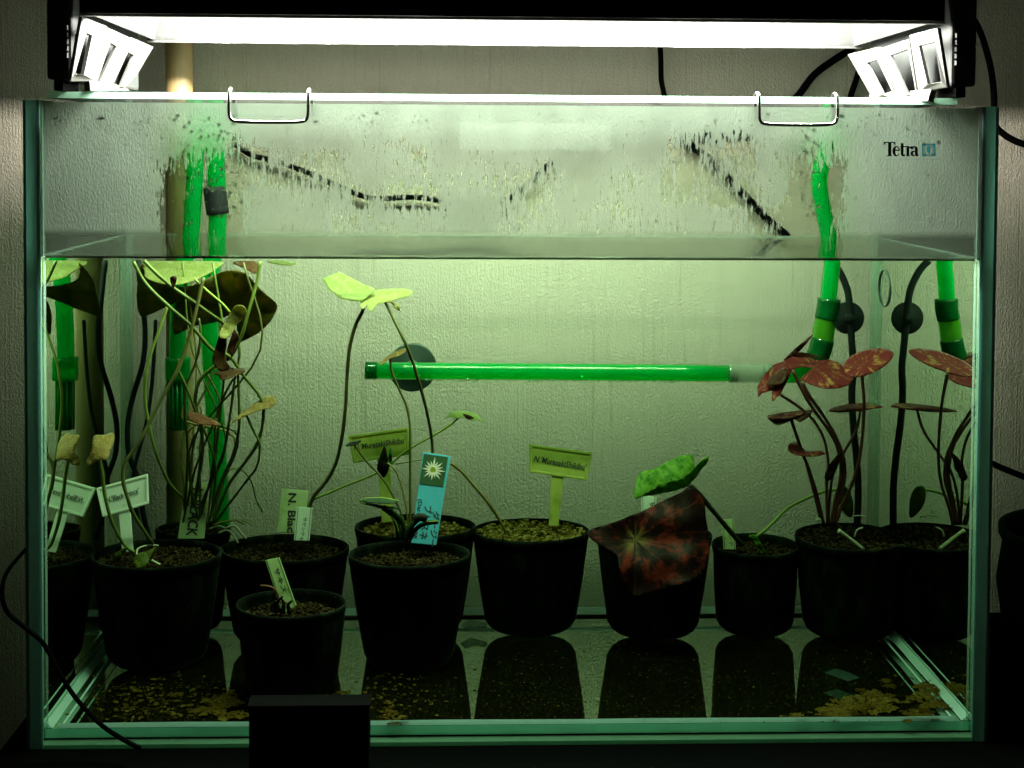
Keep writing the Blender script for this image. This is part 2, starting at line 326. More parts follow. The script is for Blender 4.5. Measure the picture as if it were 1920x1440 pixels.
def tube_geo(path, radii, sides=8, cap=True):
    if not hasattr(radii, '__len__'): radii = [radii]*len(path)
    V, F = [], []
    tan = [(path[min(i+1, len(path)-1)]-path[max(i-1, 0)]).normalized() for i in range(len(path))]
    up = Vector((0, 1, 0)) if abs(tan[0].y) < 0.9 else Vector((1, 0, 0)); nrm = (up-tan[0]*up.dot(tan[0])).normalized()
    for p, tg, r in zip(path, tan, radii):
        nrm = (nrm-tg*nrm.dot(tg)); nrm = nrm.normalized() if nrm.length > 1e-6 else tg.orthogonal().normalized()
        bn = tg.cross(nrm)
        for k in range(sides):
            a = 2*math.pi*k/sides; V.append(p+(nrm*math.cos(a)+bn*math.sin(a))*r)
    for i in range(len(path)-1):
        for k in range(sides):
            a, b = i*sides+k, i*sides+(k+1) % sides; F.append((a, b, b+sides, a+sides))
    if cap:
        F.append(tuple(range(sides))[::-1]); F.append(tuple(range(len(V)-sides, len(V))))
    return V, F
def tube(name, pts, r, mat, parent=None, sides=8, n=6, taper=None):
    path = catmull(pts, n)
    rr = r if taper is None else [r+(taper-r)*i/(len(path)-1) for i in range(len(path))]
    if name in ('stem', 'root'): rr = [(q*(1+.22*mnoise.noise(p*90))) for q, p in zip(rr if hasattr(rr, '__len__') else [rr]*len(path), path)]
    V, F = tube_geo(path, rr, sides); return mk(name, V, F, mat, parent, smooth=True)
def ptube(name, px, rpx, mat, parent=None, Y=None, sides=8, n=6, taper=None):
    pts = [P(p[0], p[1], p[2] if len(p) > 2 else Y) for p in px]
    m = M(sum(p.y for p in pts)/len(pts))
    return tube(name, pts, rpx*m, mat, parent, sides, n, taper*m if taper else None)
def lathe(prof, cx, cy, seg=40, ky=1.0, wob=0.0, seed=0):
    V, F = [], []
    for i, (r, z) in enumerate(prof):
        for k in range(seg):
            a = 2*math.pi*k/seg
            w_ = 1+wob*mnoise.noise(Vector((math.cos(a)*1.3+seed, math.sin(a)*1.3, z*12)))
            V.append((cx+r*w_*math.cos(a), cy+r*w_*ky*math.sin(a), z))
    n = len(prof)
    for i in range(n-1):
        for k in range(seg):
            a, b = i*seg+k, i*seg+(k+1) % seg; F.append((a, b, b+seg, a+seg))
    return V, F
def inside(p, poly):
    c = False; j = len(poly)-1
    for i in range(len(poly)):
        a, b = poly[i], poly[j]
        if (a[1] > p[1]) != (b[1] > p[1]) and p[0] < (b[0]-a[0])*(p[1]-a[1])/(b[1]-a[1])+a[0]: c = not c
        j = i
    return c
def leaf(name, outline, Y, mat, parent=None, fold=0.0, nf=7, ky=0.0, kx=0.0, centre=None, curl=0.0, wave=0.0012, ragged=0.0, th=0.0005, step=7.0, smoothed=True):
    pts = [Vector((p[0], p[1], 0)) for p in outline]
    if smoothed:
        c = catmull(pts[-2:]+pts+pts[:3], 3); k0 = 2*3; pts = c[k0:k0+3*len(outline)]
    if ragged: pts = [p+Vector((random.uniform(-ragged, ragged), random.uniform(-ragged, ragged), 0)) for p in pts]
    poly = [(p.x, p.y) for p in pts]
    cx = sum(p[0] for p in poly)/len(poly); cy = sum(p[1] for p in poly)/len(poly)
    if centre is None: centre = (cx, cy)
    x0, x1 = min(p[0] for p in poly), max(p[0] for p in poly); y0, y1 = min(p[1] for p in poly), max(p[1] for p in poly)
    ext = max(x1-x0, y1-y0); st = min(step, max(2.5, min(x1-x0, y1-y0)/3.5))
    grid = []; yy = y0; row = 0
    while yy < y1:
        xx = x0+(st/2 if row % 2 else 0)
        while xx < x1:
            q = (xx+random.uniform(-.2, .2)*st, yy+random.uniform(-.2, .2)*st)
            if inside(q, poly): grid.append(q)
            xx += st
        yy += st; row += 1
    vs, es, fs, *_ = delaunay_2d_cdt([Vector(p) for p in poly+grid], [(i, (i+1) % len(poly)) for i in range(len(poly))], [list(range(len(poly)))], 1, 1e-4)
    V, uv = [], []
    sd = random.uniform(0, 50)
    for v in vs:
        dx, dy = v.x-centre[0], v.y-centre[1]
        yv = Y+ky*(v.y-cy)+kx*(v.x-cx)+curl*((dx*dx+dy*dy)/(ext*ext))+fold*math.sin(nf*math.atan2(dy, dx)+1.3)*math.hypot(dx, dy)/ext+wave*mnoise.noise(Vector((v.x/ext*4+sd, v.y/ext*4, sd)))*2
        V.append(P(v.x, v.y, yv)); r = math.hypot(dx, dy)/ext
        uv.append((math.atan2(dy, dx)/(2*math.pi)+0.5, r))
    o = mk(name, V, [tuple(f) for f in fs], mat, parent, smooth=True, uv=uv)
    m = o.modifiers.new('thickness', 'SOLIDIFY'); m.thickness = th; m.offset = 0
    return o
def slab(name, quad, Y, th, mat, parent=None, bevel=0.0):
    """a flat plate: four photograph corners (top left, top right, bottom right, bottom left) at depth(s) Y, th metres thick behind"""
    ys = [Y(q[1]) for q in quad] if callable(Y) else (Y if hasattr(Y, '__len__') else [Y]*4)
    f = [P(q[0], q[1], y) for q, y in zip(quad, ys)]
    n = (f[1]-f[0]).cross(f[3]-f[0]).normalized()
    if n.y < 0: n = -n
    o = mk(name, f+[v+n*th for v in f], [(0, 3, 2, 1), (4, 5, 6, 7), (0, 1, 5, 4), (1, 2, 6, 5), (2, 3, 7, 6), (3, 0, 4, 7)], mat, parent)
    if bevel: bev(o, bevel)
    return o
def text_geo(body, bold=0.0, shear=0.0):
    cu = bpy.data.curves.new('lettering', 'FONT'); cu.body = body; cu.size = 1; cu.offset = bold; cu.shear = shear; cu.resolution_u = 2
    o = bpy.data.objects.new('lettering', cu); COL.objects.link(o)
    dg = bpy.context.evaluated_depsgraph_get(); dg.update()
    me = o.evaluated_get(dg).to_mesh()
    V = [(v.co.x, v.co.y) for v in me.vertices]; F = [tuple(p.vertices) for p in me.polygons]
    o.evaluated_get(dg).to_mesh_clear(); bpy.data.objects.remove(o); bpy.data.curves.remove(cu)
    return V, F
def lettering(body, p0, p1, hpx, Y, parent, mat=None, bold=0.0, shear=0.0, name='lettering', lift=0.0006):
    """flat print running from p0 to p1 (photograph places of the baseline ends), hpx tall; parent plate faces the camera at depth Y"""
    V, F = text_geo(body, bold, shear)
    if not V: return None
    x0, x1 = min(v[0] for v in V), max(v[0] for v in V); y0, y1 = min(v[1] for v in V), max(v[1] for v in V)
    ys = (Y(p0[1]), Y(p1[1])) if callable(Y) else (Y if hasattr(Y, '__len__') else (Y, Y))
    a, b = P(p0[0], p0[1], ys[0]), P(p1[0], p1[1], ys[1]); u = b-a
    d = Vector((p1[0]-p0[0], p1[1]-p0[1])).normalized(); upx = (d.y*hpx, -d.x*hpx)
    vv = P(p0[0]+upx[0], p0[1]+upx[1], Y(p0[1]+upx[1]) if callable(Y) else ys[0])-a
    off = Vector((0, -lift, 0))
    return mk(name, [a+u*((x-x0)/(x1-x0))+vv*((y-y0)/max(1e-6, y1-y0))+off for x, y in V], F, mat or MAT['ink'], parent)
# ------------------------------------------------------------------ setting
WY = 0.285
wall = mk('wall', [(-1.2, WY, -0.7), (1.2, WY, -0.7), (1.2, WY, 1.3), (-1.2, WY, 1.3)], [(0, 1, 2, 3)], MAT['wall']); tag(wall, kind='structure')
H, D, ZW, G = 0.401, 0.23, 0.3045, 0.008
Z0 = 0.0095
st = box('aquarium_stand', -0.318, 0.56, -0.09, 0.245, -0.45, 0.0, MAT['stand'], bevel=0.003)
tag(st, 'black cabinet top that the aquarium stands on', 'cabinet')
# aquarium
aq = thing('aquarium', (0, D/2, 0), 'rectangular frameless glass aquarium with green edges, misted above the waterline', 'aquarium')
box('front_pane', -0.3+G+.0002, 0.3-G-.0002, 0.0006, 0.0080, 0.0004, H-0.0005, MAT['clear'], aq)
box('back_pane', -0.3+G+.0002, 0.3-G-.0002, D-G, D-0.0006, 0.0004, H-0.0005, MAT['clear'], aq)
def side(xi, xo):
    V = []
    for y in (0, D):
        for z in (0.0, ZW, H):
            V += [(xi, y, z), (xo, y, z)]
    # indices: y0: 0,1 / 2,3 / 4,5   y1: 6..11
    F = [(0, 6, 8, 2), (2, 8, 10, 4), (1, 3, 9, 7), (3, 5, 11, 9), (0, 2, 3, 1), (2, 4, 5, 3), (6, 7, 9, 8), (8, 9, 11, 10), (4, 10, 11, 5), (0, 1, 7, 6)]
    fm = [0, 1, 2, 2, 3, 3, 3, 3, 3, 3]
    return mk('side_pane', V, F, None, aq, mats=[MAT['wet'], MAT['dry'], MAT['clear'], MAT['edge']], fm=fm)
side(-0.3+G, -0.3); side(0.3-G, 0.3)
mk('bottom_pane', boxv(-0.3+G+.0002, 0.3-G-.0002, 0.0085, D-G-.0004, 0.0035, Z0), BF, None, aq, mats=[MAT['floor_mirror'], MAT['floor_top'], MAT['edge'], MAT['clear']], fm=[0, 1, 2, 3, 3, 3])
box('pane_edge', -0.3+G+.0002, 0.3-G-.0002, 0.0002, 0.0082, 0.0, 0.0026, MAT['lid_edge'], aq)
for s_ in (-1, 1):
    for a_, b_ in ((.2988, .3004), (.2905, .2921)): box('pane_edge', min(s_*a_, s_*b_), max(s_*a_, s_*b_), -.0006, .0012, .0004, H-.0006, MAT['bevel'], aq)
# silicone: bottom sides, bottom front and back, upright corners; plus painted edge reflections
def wedge_strip(p0, p1, u, v, name='silicone_seam_and_reflection'):
    p0, p1, u, v = Vector(p0), Vector(p1), Vector(u), Vector(v); n = 14; V, F = [], []
    for i in range(n+1):
        q = p0.lerp(p1, i/n); k = 1+0.12*mnoise.noise(q*70); V += [q, q+u*k, q+v*k]
    for i in range(n):
        a = 3*i; F += [(a, a+1, a+4, a+3), (a+1, a+2, a+5, a+4), (a+2, a, a+3, a+5)]
    F += [(0, 2, 1), (3*n, 3*n+1, 3*n+2)]
    return mk(name, V, F, MAT['silicone'] if abs(p1.z-p0.z) > .1 else MAT['silicone_and_reflection'], aq)
xi, yb = 0.3-G-.0006, D-G-.0006
for s in (-1, 1):
    wedge_strip((s*xi, .009, Z0+.0002), (s*xi, yb, Z0+.0002), (-s*.0042, 0, 0), (0, 0, .0036))
    wedge_strip((s*(xi-.0085), .009, Z0+.0002), (s*(xi-.0085), yb-.006, Z0+.0002), (-s*.0012, 0, 0), (0, 0, .0005))  # no silicone: pale strip standing in for the glass edge's reflection
    wedge_strip((s*xi, yb, Z0+.004), (s*xi, yb, H-.002), (-s*.0042, 0, 0), (0, -.0035, 0))
    wedge_strip((s*xi, .0086, Z0), (s*xi, .0086, H-.002), (-s*.0016, 0, 0), (0, .0016, 0))
wedge_strip((-xi+.008, .0086, Z0+.0002), (xi-.008, .0086, Z0+.0002), (0, .003, 0), (0, 0, .0032))
wedge_strip((-xi+.008, yb, Z0+.0002), (xi-.008, yb, Z0+.0002), (0, -.006, 0), (0, 0, .0035))
fogo = box('condensation', -0.3+G+.001, 0.3-G-.001, 0.0086, 0.0089, ZW+.0005, H-.001, MAT['fog'], aq)
# droplets on the misted glass
V, F = [], []
bmx = bmesh.new(); bmesh.ops.create_icosphere(bmx, subdivisions=2, radius=1); sv = [v.co.copy() for v in bmx.verts]; sf = [tuple(v.index for v in f.verts) for f in bmx.faces]; bmx.free()
def drop(px, py, r, e):
    b = len(V); c = P(px, py, 0.0092)
    for q in sv: V.append(c+Vector((q.x*r*e, q.y*r*0.45, q.z*r)))
    F.extend(tuple(i+b for i in f) for f in sf)
for i in range(260):
    px = random.uniform(90, 1825); py = random.choice((random.uniform(212, 245), random.uniform(212, 300), random.uniform(240, 430)))
    if 850 < px < 1155 and 225 < py < 285: continue
    drop(px, py, random.choice((0.0004, 0.0004, 0.0005, 0.0006)), random.uniform(0.8, 1.5))
for i in range(8):
    qx = random.uniform(90, 1825)
    if 840 < qx < 1160: continue
    drop(qx, random.triangular(206, 258, 214), random.uniform(.0004, .0011), random.uniform(1.0, 3.0))
for i in range(130):
    px = random.choice((random.gauss(430, 12), random.gauss(345, 10), random.gauss(1515, 12), random.gauss(400, 35))); drop(px, random.uniform(215, 425), random.uniform(0.0005, 0.0013), random.uniform(0.7, 1.2))
tag(mk('water_droplets', V, F, MAT['drop'], aq, smooth=True), kind='stuff')
# maker's print on the glass
YL = -0.0004
lg = bpy.data.objects.new('logo_sticker', None); COL.objects.link(lg); lg.parent = aq; lg.location = (0, 0, 0)
def shape2d(name, polys, mat, lift=0.0):
    V, F = [], []
    for poly in polys:
        b = len(V); V += [P(p[0], p[1], YL-lift) for p in poly]; F.append(tuple(range(b, len(V))))
    return mk(name, V, F, mat, lg)
def lgp(x, y): return (1640+x*140/1920, 255+y*50/686)
def rect(x0, y0, x1, y1): return [lgp(x0, y1), lgp(x1, y1), lgp(x1, y0), lgp(x0, y0)]
def ring(cx, cy, ra, rb, ia, ib, a0=0, a1=360, n=20, ox=0):
    out = []
    for k in range(n):
        t0, t1 = math.radians(a0+(a1-a0)*k/n), math.radians(a0+(a1-a0)*(k+1)/n)
        out.append([lgp(cx+ox+ia*math.cos(t0), cy-ib*math.sin(t0)), lgp(cx+ra*math.cos(t0), cy-rb*math.sin(t0)), lgp(cx+ra*math.cos(t1), cy-rb*math.sin(t1)), lgp(cx+ox+ia*math.cos(t1), cy-ib*math.sin(t1))])
    return out
tet = [rect(232, 152, 535, 178), rect(345, 178, 428, 505), rect(300, 500, 450, 522), [lgp(232, 178), lgp(290, 178), lgp(240, 240), lgp(232, 240)], [lgp(478, 178), lgp(535, 178), lgp(535, 240), lgp(525, 240)],
       rect(520, 352, 645, 384), rect(672, 185, 742, 480), rect(655, 258, 802, 286), [lgp(672, 262), lgp(742, 185), lgp(742, 262)], rect(820, 258, 890, 505), rect(800, 500, 915, 522), rect(800, 258, 830, 284),
       [lgp(885, 300), lgp(945, 340), lgp(1000, 330), lgp(1005, 270), lgp(950, 262), lgp(890, 285)], rect(1035, 330, 1108, 490), [lgp(1035, 330), lgp(1108, 330), lgp(1085, 275), lgp(1035, 258), lgp(1000, 258), lgp(1000, 285), lgp(1030, 300)],
       [lgp(1060, 480), lgp(1108, 470), lgp(1135, 480), lgp(1125, 515), lgp(1085, 522), lgp(1050, 510)], [lgp(700, 470), lgp(742, 470), lgp(785, 470), lgp(785, 500), lgp(750, 524), lgp(705, 520), lgp(680, 495), lgp(674, 470)]]
tet += ring(555, 392, 98, 134, 44, 104, 20, 330, 24, 20) + ring(1000, 450, 82, 74, 30, 44, 50, 330, 16, 18)
tet = [[(x, y) for x, y in p] for p in tet]
shape2d('lettering', tet, MAT['ink'])
shape2d('emblem', [rect(1215, 195, 1568, 228), rect(1215, 496, 1568, 520), rect(1215, 228, 1252, 496), rect(1528, 228, 1568, 496)] + [[lgp(1390+s*138, 362-q*140), lgp(1390+s*138, 362-q*60), lgp(1390+s*98, 362-q*102), lgp(1390+s*60, 362-q*134)] for s in (-1, 1) for q in (-1, 1)], MAT['logo_blue'])
shape2d('emblem_ring', ring(1390, 362, 140, 140, 88, 100), MAT['logo_pale'], 0.0002)
shape2d('emblem_fish', [[lgp(1330, 300), lgp(1395, 250), lgp(1440, 330), lgp(1430, 420), lgp(1395, 460), lgp(1340, 400)][::-1]], MAT['logo_blue'], 0.0002)
shape2d('emblem_tail', [[lgp(1360, 255), lgp(1430, 240), lgp(1470, 300), lgp(1440, 345), lgp(1410, 290)][::-1]], MAT['logo_pale'], 0.0003)
shape2d('registered_mark', ring(1648, 167, 52, 52, 34, 34) + [rect(1632, 140, 1664, 192)], MAT['ink'])
fr = [[(1647, 257), (1762, 257), (1762, 257.7), (1647, 257.7)], [(1647, 298), (1765, 298), (1765, 298.8), (1647, 298.8)]]
shape2d('sticker_edge', [p[::-1] for p in fr], MAT['logo_pale'])
# suction mark on the right pane
cen = P(1655, 540, 0.2); rr_ = [Vector((0.2915, 0.2+0.014*math.cos(a*math.pi/16), cen.z+0.014*math.sin(a*math.pi/16))) for a in range(33)]
V, F = tube_geo(rr_, 0.0007, 5, False); mk('suction_mark', V, F, MAT['cup'], aq, smooth=True)
# water
wt = box('water', -0.3+G+.0008, 0.3-G-.0008, 0.0094, D-G-.0008, 0.0030, ZW-.0002, MAT['water']); tag(wt, kind='structure')
V, F = [], []
nx, ny = 40, 16
for j in range(ny+1):
    for i in range(nx+1):
        x = -0.2915+0.583*i/nx; y = 0.0092+(D-G-.0098)*j/ny; e = min(x+.2915, .2915-x, y-.0092, D-G-.0006-y)
        V.append((x, y, ZW+0.0012*math.exp(-e/0.002)))
for j in range(ny):
    for i in range(nx): a = j*(nx+1)+i; F.append((a, a+1, a+nx+2, a+nx+1))
ws = mk('water_surface', V, F, MAT['water_top'], smooth=True); tag(ws, kind='structure')
V, F = tube_geo([Vector((-.2905+.0581*i*1.0, .0096, ZW+.0001)) for i in range(11)], 0.0008, 8); mn = mk('meniscus', V, F, MAT['meniscus'], ws, smooth=True)
for q in ([(-.2908, D-G-.0012), (.2908, D-G-.0012)], [(-.2908, .010), (-.2908, D-G-.0012)], [(.2908, .010), (.2908, D-G-.0012)]):
    V, F = tube_geo([Vector((q[0][0], q[0][1], ZW+.0006)).lerp(Vector((q[1][0], q[1][1], ZW+.0006)), k/8) for k in range(9)], 0.0011, 8); mk('meniscus', V, F, MAT['silicone'], ws, smooth=True)
# lid
ld = thing('glass_lid', (0, 0.1, H+.001), 'clear glass lid sheet with pale mint edge lying on the tank rim', 'lid')
a_, b_ = P(88, 178, 0.004), P(1795, 197, 0.004)
V = boxv(a_.x, b_.x, 0.004, D-0.012, H+.0012, H+.0052)
o = mk('lid_pane', V, BF, None, ld, mats=[MAT['lid'], MAT['lid_edge']], fm=[0, 0, 1, 1, 0, 1])
# wire clips
def clip(x0, x1, yt, yb_, label):
    r = 0.0011; a, b = P(x0, yt, -0.003), P(x1, yt, -0.003); zb = P(x0, yb_, -0.003).z; zt = a.z
    p = [Vector((a.x+.002, .0135, zb+.004)), Vector((a.x, .0125, zt-.002)), Vector((a.x, .0050, zt+.0006)), Vector((a.x, -.0028, zt-.002)), Vector((a.x, -.003, zb+.003)), Vector((a.x+.003, -.003, zb)), Vector((b.x-.003, -.003, zb)), Vector((b.x, -.003, zb+.003)), Vector((b.x, -.0028, zt-.002)), Vector((b.x, .0050, zt+.0006)), Vector((b.x, .0125, zt-.002)), Vector((b.x+.002, .0135, zb+.004))]
    q = []
    for i in range(len(p)-1):
        n = 4
        for k in range(n): q.append(p[i].lerp(p[i+1], k/n))
    q.append(p[-1])
    for _ in range(2): q = [q[0]]+[(q[i-1]+q[i]*2+q[i+1])/4 for i in range(1, len(q)-1)]+[q[-1]]
    V, F = tube_geo(q, r, 8); o = mk('lid_clip', V, F, MAT['steel'], smooth=True); tag(o, label, 'clip', 'wire clips hooked over the front pane')
clip(429, 578, 166, 229, 'bent steel wire clip over the front pane, nearer the wooden pole')
clip(1424, 1571, 174, 234, 'bent steel wire clip over the front pane, nearer the printed logo')
# ------------------------------------------------------------------ light fixture
lf = thing('light_fixture', (0, 0.13, H+.006), 'black fluorescent lamp with white slotted end brackets above the tank', 'lamp')
YN, YF = -0.002, 0.172
XL, XR, ZN, ZF = P(165, 30, YN).x, P(1755, 40, YN).x, P(960, 34, YN).z, P(960, 81, YF).z
top = ZN+0.056; ZT = ZF+0.0455
def prism(name, prof, x0, x1, mat, caps=True):
    n = len(prof); V = [(x0, y, z) for y, z in prof]+[(x1, y, z) for y, z in prof]
    F = [(i, (i+1) % n, (i+1) % n+n, i+n) for i in range(n)]
    if caps: F += [tuple(range(n))[::-1], tuple(range(n, 2*n))]
    o = mk(name, V, F, mat, lf); return o
prism('housing', [(YN-.004, ZN+.0006), (YN-.004, top+.02), (YF+.004, top+.02), (YF+.004, ZF+.0004), (YF+.0015, ZF+.0004), (YF-.0145, top+.001), (YN+.0145, top+.001), (YN-.0015, ZN+.0006)], XL-.004, XR+.004, MAT['black'])
# reflector trough (thin sheet) and its end sheets
inner = [(YN-.001, ZN+.0003), (YN+.016, top-.001), (YF-.016, top-.001), (YF+.001, ZF+.0003)]
outer = [(YF+.0014, ZF+.0006), (YF-.0156, top), (YN+.0156, top), (YN-.0014, ZN+.0006)]
prism('reflector', inner+outer, XL, XR, MAT['reflector'])
for x in (XL, XR):
    s = -1 if x > 0 else 1
    mk('reflector_end', [(x+s*.0005, YN, ZN), (x+s*.0005, YF, ZF), (x+s*.02, YF-.018, top-.002), (x+s*.02, YN+.018, top-.002), (x+s*.0015, YN, ZN), (x+s*.0015, YF, ZF), (x+s*.021, YF-.018, top-.002), (x+s*.021, YN+.018, top-.002)], BF, MAT['reflector'], lf)
for y, z in ((YN-.0025, ZN-.0002), (YF+.0025, ZF-.0004)):
    box('reflector_lip', XL-.004, XR+.004, y-.002, y+.002, z-.0012, z+.0004, MAT['white'] if y < .1 else MAT['reflector'], lf)
for y in (0.058, 0.116):
    tb = tube('lamp_tube', [Vector((XL+.040, y, ZT)), Vector((0, y, ZT)), Vector((XR-.040, y, ZT))], 0.0085, MAT['tube'], lf, 16)
    for s in (-1, 1): tube('tube_cap', [Vector(((XR if s > 0 else XL)-s*d, y, ZT)) for d in (.0395, .030, .020)], 0.0088, MAT['steel'], lf, 16)
# end caps: ridged dark grey blocks, and white slotted brackets standing on the lid
def endcap(x0, x1):
    zb = P(100, 165, YN).z
    c = box('end_cap', x0, x1, YN-.006, YN+.166, H+.012, top+.021, MAT['grey'], lf, bevel=.002)  # cap extended back and down to block stray sideways lamp light
    for k in range(5):
        z = P(100, 52+13*k, YN-.006).z
        box('cap_ridge', x0+.002, x1-.002, YN-.0095, YN-.005, z-.0014, z+.0014, MAT['grey'], c)
    box('cap_foot', x0+.004, x1-.006, YN-.004, YN+.03, H+.0054, H+.0125, MAT['black'], c)
xl0, xl1 = P(92, 60, YN).x, P(140, 60, YN).x; endcap(xl0, xl1)
xr0, xr1 = P(1778, 60, YN).x, P(1826, 60, YN).x; endcap(xr0, xr1)
def bracket(frames, hole, foot, ys, sgn):
    br = bpy.data.objects.new('end_bracket', None); COL.objects.link(br); br.parent = lf
    for (q, h, (ya, yb2)) in zip(frames, hole, ys):
        yy = (ya, yb2, yb2, ya); th = .0022*sgn
        O = [P(p[0], p[1], y) for p, y in zip(q, yy)]
        I = []
        for p in h:
            fx = (p[0]-q[0][0])/(q[1][0]-q[0][0]); I.append(P(p[0], p[1], ya+(yb2-ya)*max(0.05, min(.95, fx))))
        dv = Vector((-th, 0.0, 0)); di = Vector((-th*1.3, 0.001, 0))
        V = O+I+[v+dv for v in O]+[v+di for v in I]
        F = []
        for k in range(4):
            n = (k+1) % 4
            F += [(k, n, 4+n, 4+k), (8+n, 8+k, 12+k, 12+n), (k, 8+k, 8+n, n), (4+k, 4+n, 12+n, 12+k)]
        o = mk('slot_frame', V, F, MAT['white'], br); bev(o, .0006, 2)
    slab('bracket_foot', foot, (ys[0][0], ys[2][1], ys[2][1], ys[0][0]), .004, MAT['white'], br, .0006)
ysb = ((YN-.012, YN+.03), (YN+.032, YN+.085), (YN+.087, YF-.01))
bracket([[(154, 31), (202, 50), (181, 152), (133, 153)], [(203, 52), (246, 72), (211, 160), (181, 157)], [(246, 70), (288, 88), (240, 170), (208, 168)]],
        [[(163, 62), (174, 67), (158, 141), (142, 137)], [(208, 80), (220, 87), (187, 155), (181, 152)], [(240, 98), (253, 103), (228, 163), (212, 158)]],
        [(156, 152), (238, 163), (240, 171), (158, 172)], ysb, 1)
def mirror_list(L): return [[(p) for p in q] for q in L]
bracket([[(1758, 52), (1705, 66), (1722, 172), (1776, 164)], [(1704, 73), (1648, 92), (1682, 180), (1719, 176)], [(1647, 88), (1589, 102), (1638, 189), (1680, 186)]],
        [[(1752, 79), (1722, 86), (1738, 158), (1764, 153)], [(1702, 92), (1668, 104), (1700, 177), (1717, 172)], [(1644, 112), (1624, 118), (1654, 177), (1673, 172)]],
        [(1757, 170), (1640, 180), (1638, 192), (1750, 193)], ysb, -1)
# ------------------------------------------------------------------ behind the tank
o = tube('wooden_pole', [P(336, 130, .2475)*1+Vector((0, 0, -.9)), P(336, 130, .2475), P(336, 130, .2475)+Vector((0, 0, .25))], 0.0107, MAT['wood'], None, 20)
tag(o, 'upright pale wooden pole between the tank and the wall', 'pole')
def cord(px, rpx, label, Y=.275, mat='black', name='power_cord', group=None):
    o = ptube(name, px, rpx, MAT[mat], None, Y, 8, 6); tag(o, label, 'cord', group); return o
cord([(1236, 60), (1239, 110), (1240, 150), (1246, 195), (1225, 235), (1120, 255), (1040, 300), (985, 350), (935, 380), (860, 381), (780, 370), (700, 372), (640, 352), (580, 325), (525, 305), (470, 290), (440, 270)], 5, 'black cord hanging behind the misted glass in a long sag')
cord([(1600, 90), (1560, 115), (1525, 142), (1490, 186), (1430, 235), (1370, 247), (1310, 250), (1275, 256), (1330, 300), (1395, 365), (1440, 412), (1470, 437), (1476, 444)], 7, 'black cord looping from the right bracket down behind the misted glass')
cord([(1618, 110), (1605, 150), (1590, 200), (1585, 260)], 6, 'short black cord behind the right white bracket')
cord([(1815, 20), (1838, 60), (1856, 120), (1863, 170), (1866, 230), (1880, 250), (1905, 265), (1935, 275)], 6.5, 'thick black cord running down from the right end cap', .24)
cord([(1835, 855), (1862, 870), (1892, 883), (1940, 902)], 6, 'black cord leaving the tank to the right at mid height', .255)
cord([(85, 985, .27), (48, 1030, .24), (15, 1070, .15), (4, 1105, .05), (12, 1145, 0), (45, 1175, -.012), (80, 1205, -.014), (105, 1250, -.014), (140, 1306, -.014), (185, 1355, -.016), (225, 1383, -.02), (262, 1403, -.03)], 4.2, 'thin black cord curving across the lower left corner of the tank')
# ------------------------------------------------------------------ in front and beside
bx = thing('black_box', P(578, 1400, -.02), 'small black box standing in front of the tank', 'box')
a_, b_ = P(466, 1325, -.045), P(692, 1325, -.045)
box('case', a_.x, b_.x, -.045, -.030, 0.0005, P(578, 1325, -.045).z, MAT['black'], bx, bevel=.0015)
box('lid', a_.x-.0008, b_.x+.0008, -.0458, -.0292, P(578, 1325, -.045).z+.0004, P(578, 1322, -.045).z, MAT['black'], bx, bevel=.0008)
V, F = lathe([(.02, -.004+.004), (.05, .0005), (.066, .02), (.072, .06), (.068, .088), (.071, .094), (.071, .100), (.066, .100), (.062, .09), (.055, .03), (.0, .02)], P(1875, 1240, .12).x+.073, .12, 40)
jr = mk('jar', V, F, MAT['jar'], smooth=True); tag(jr, 'dark green round jar at the right edge beside the tank', 'jar')
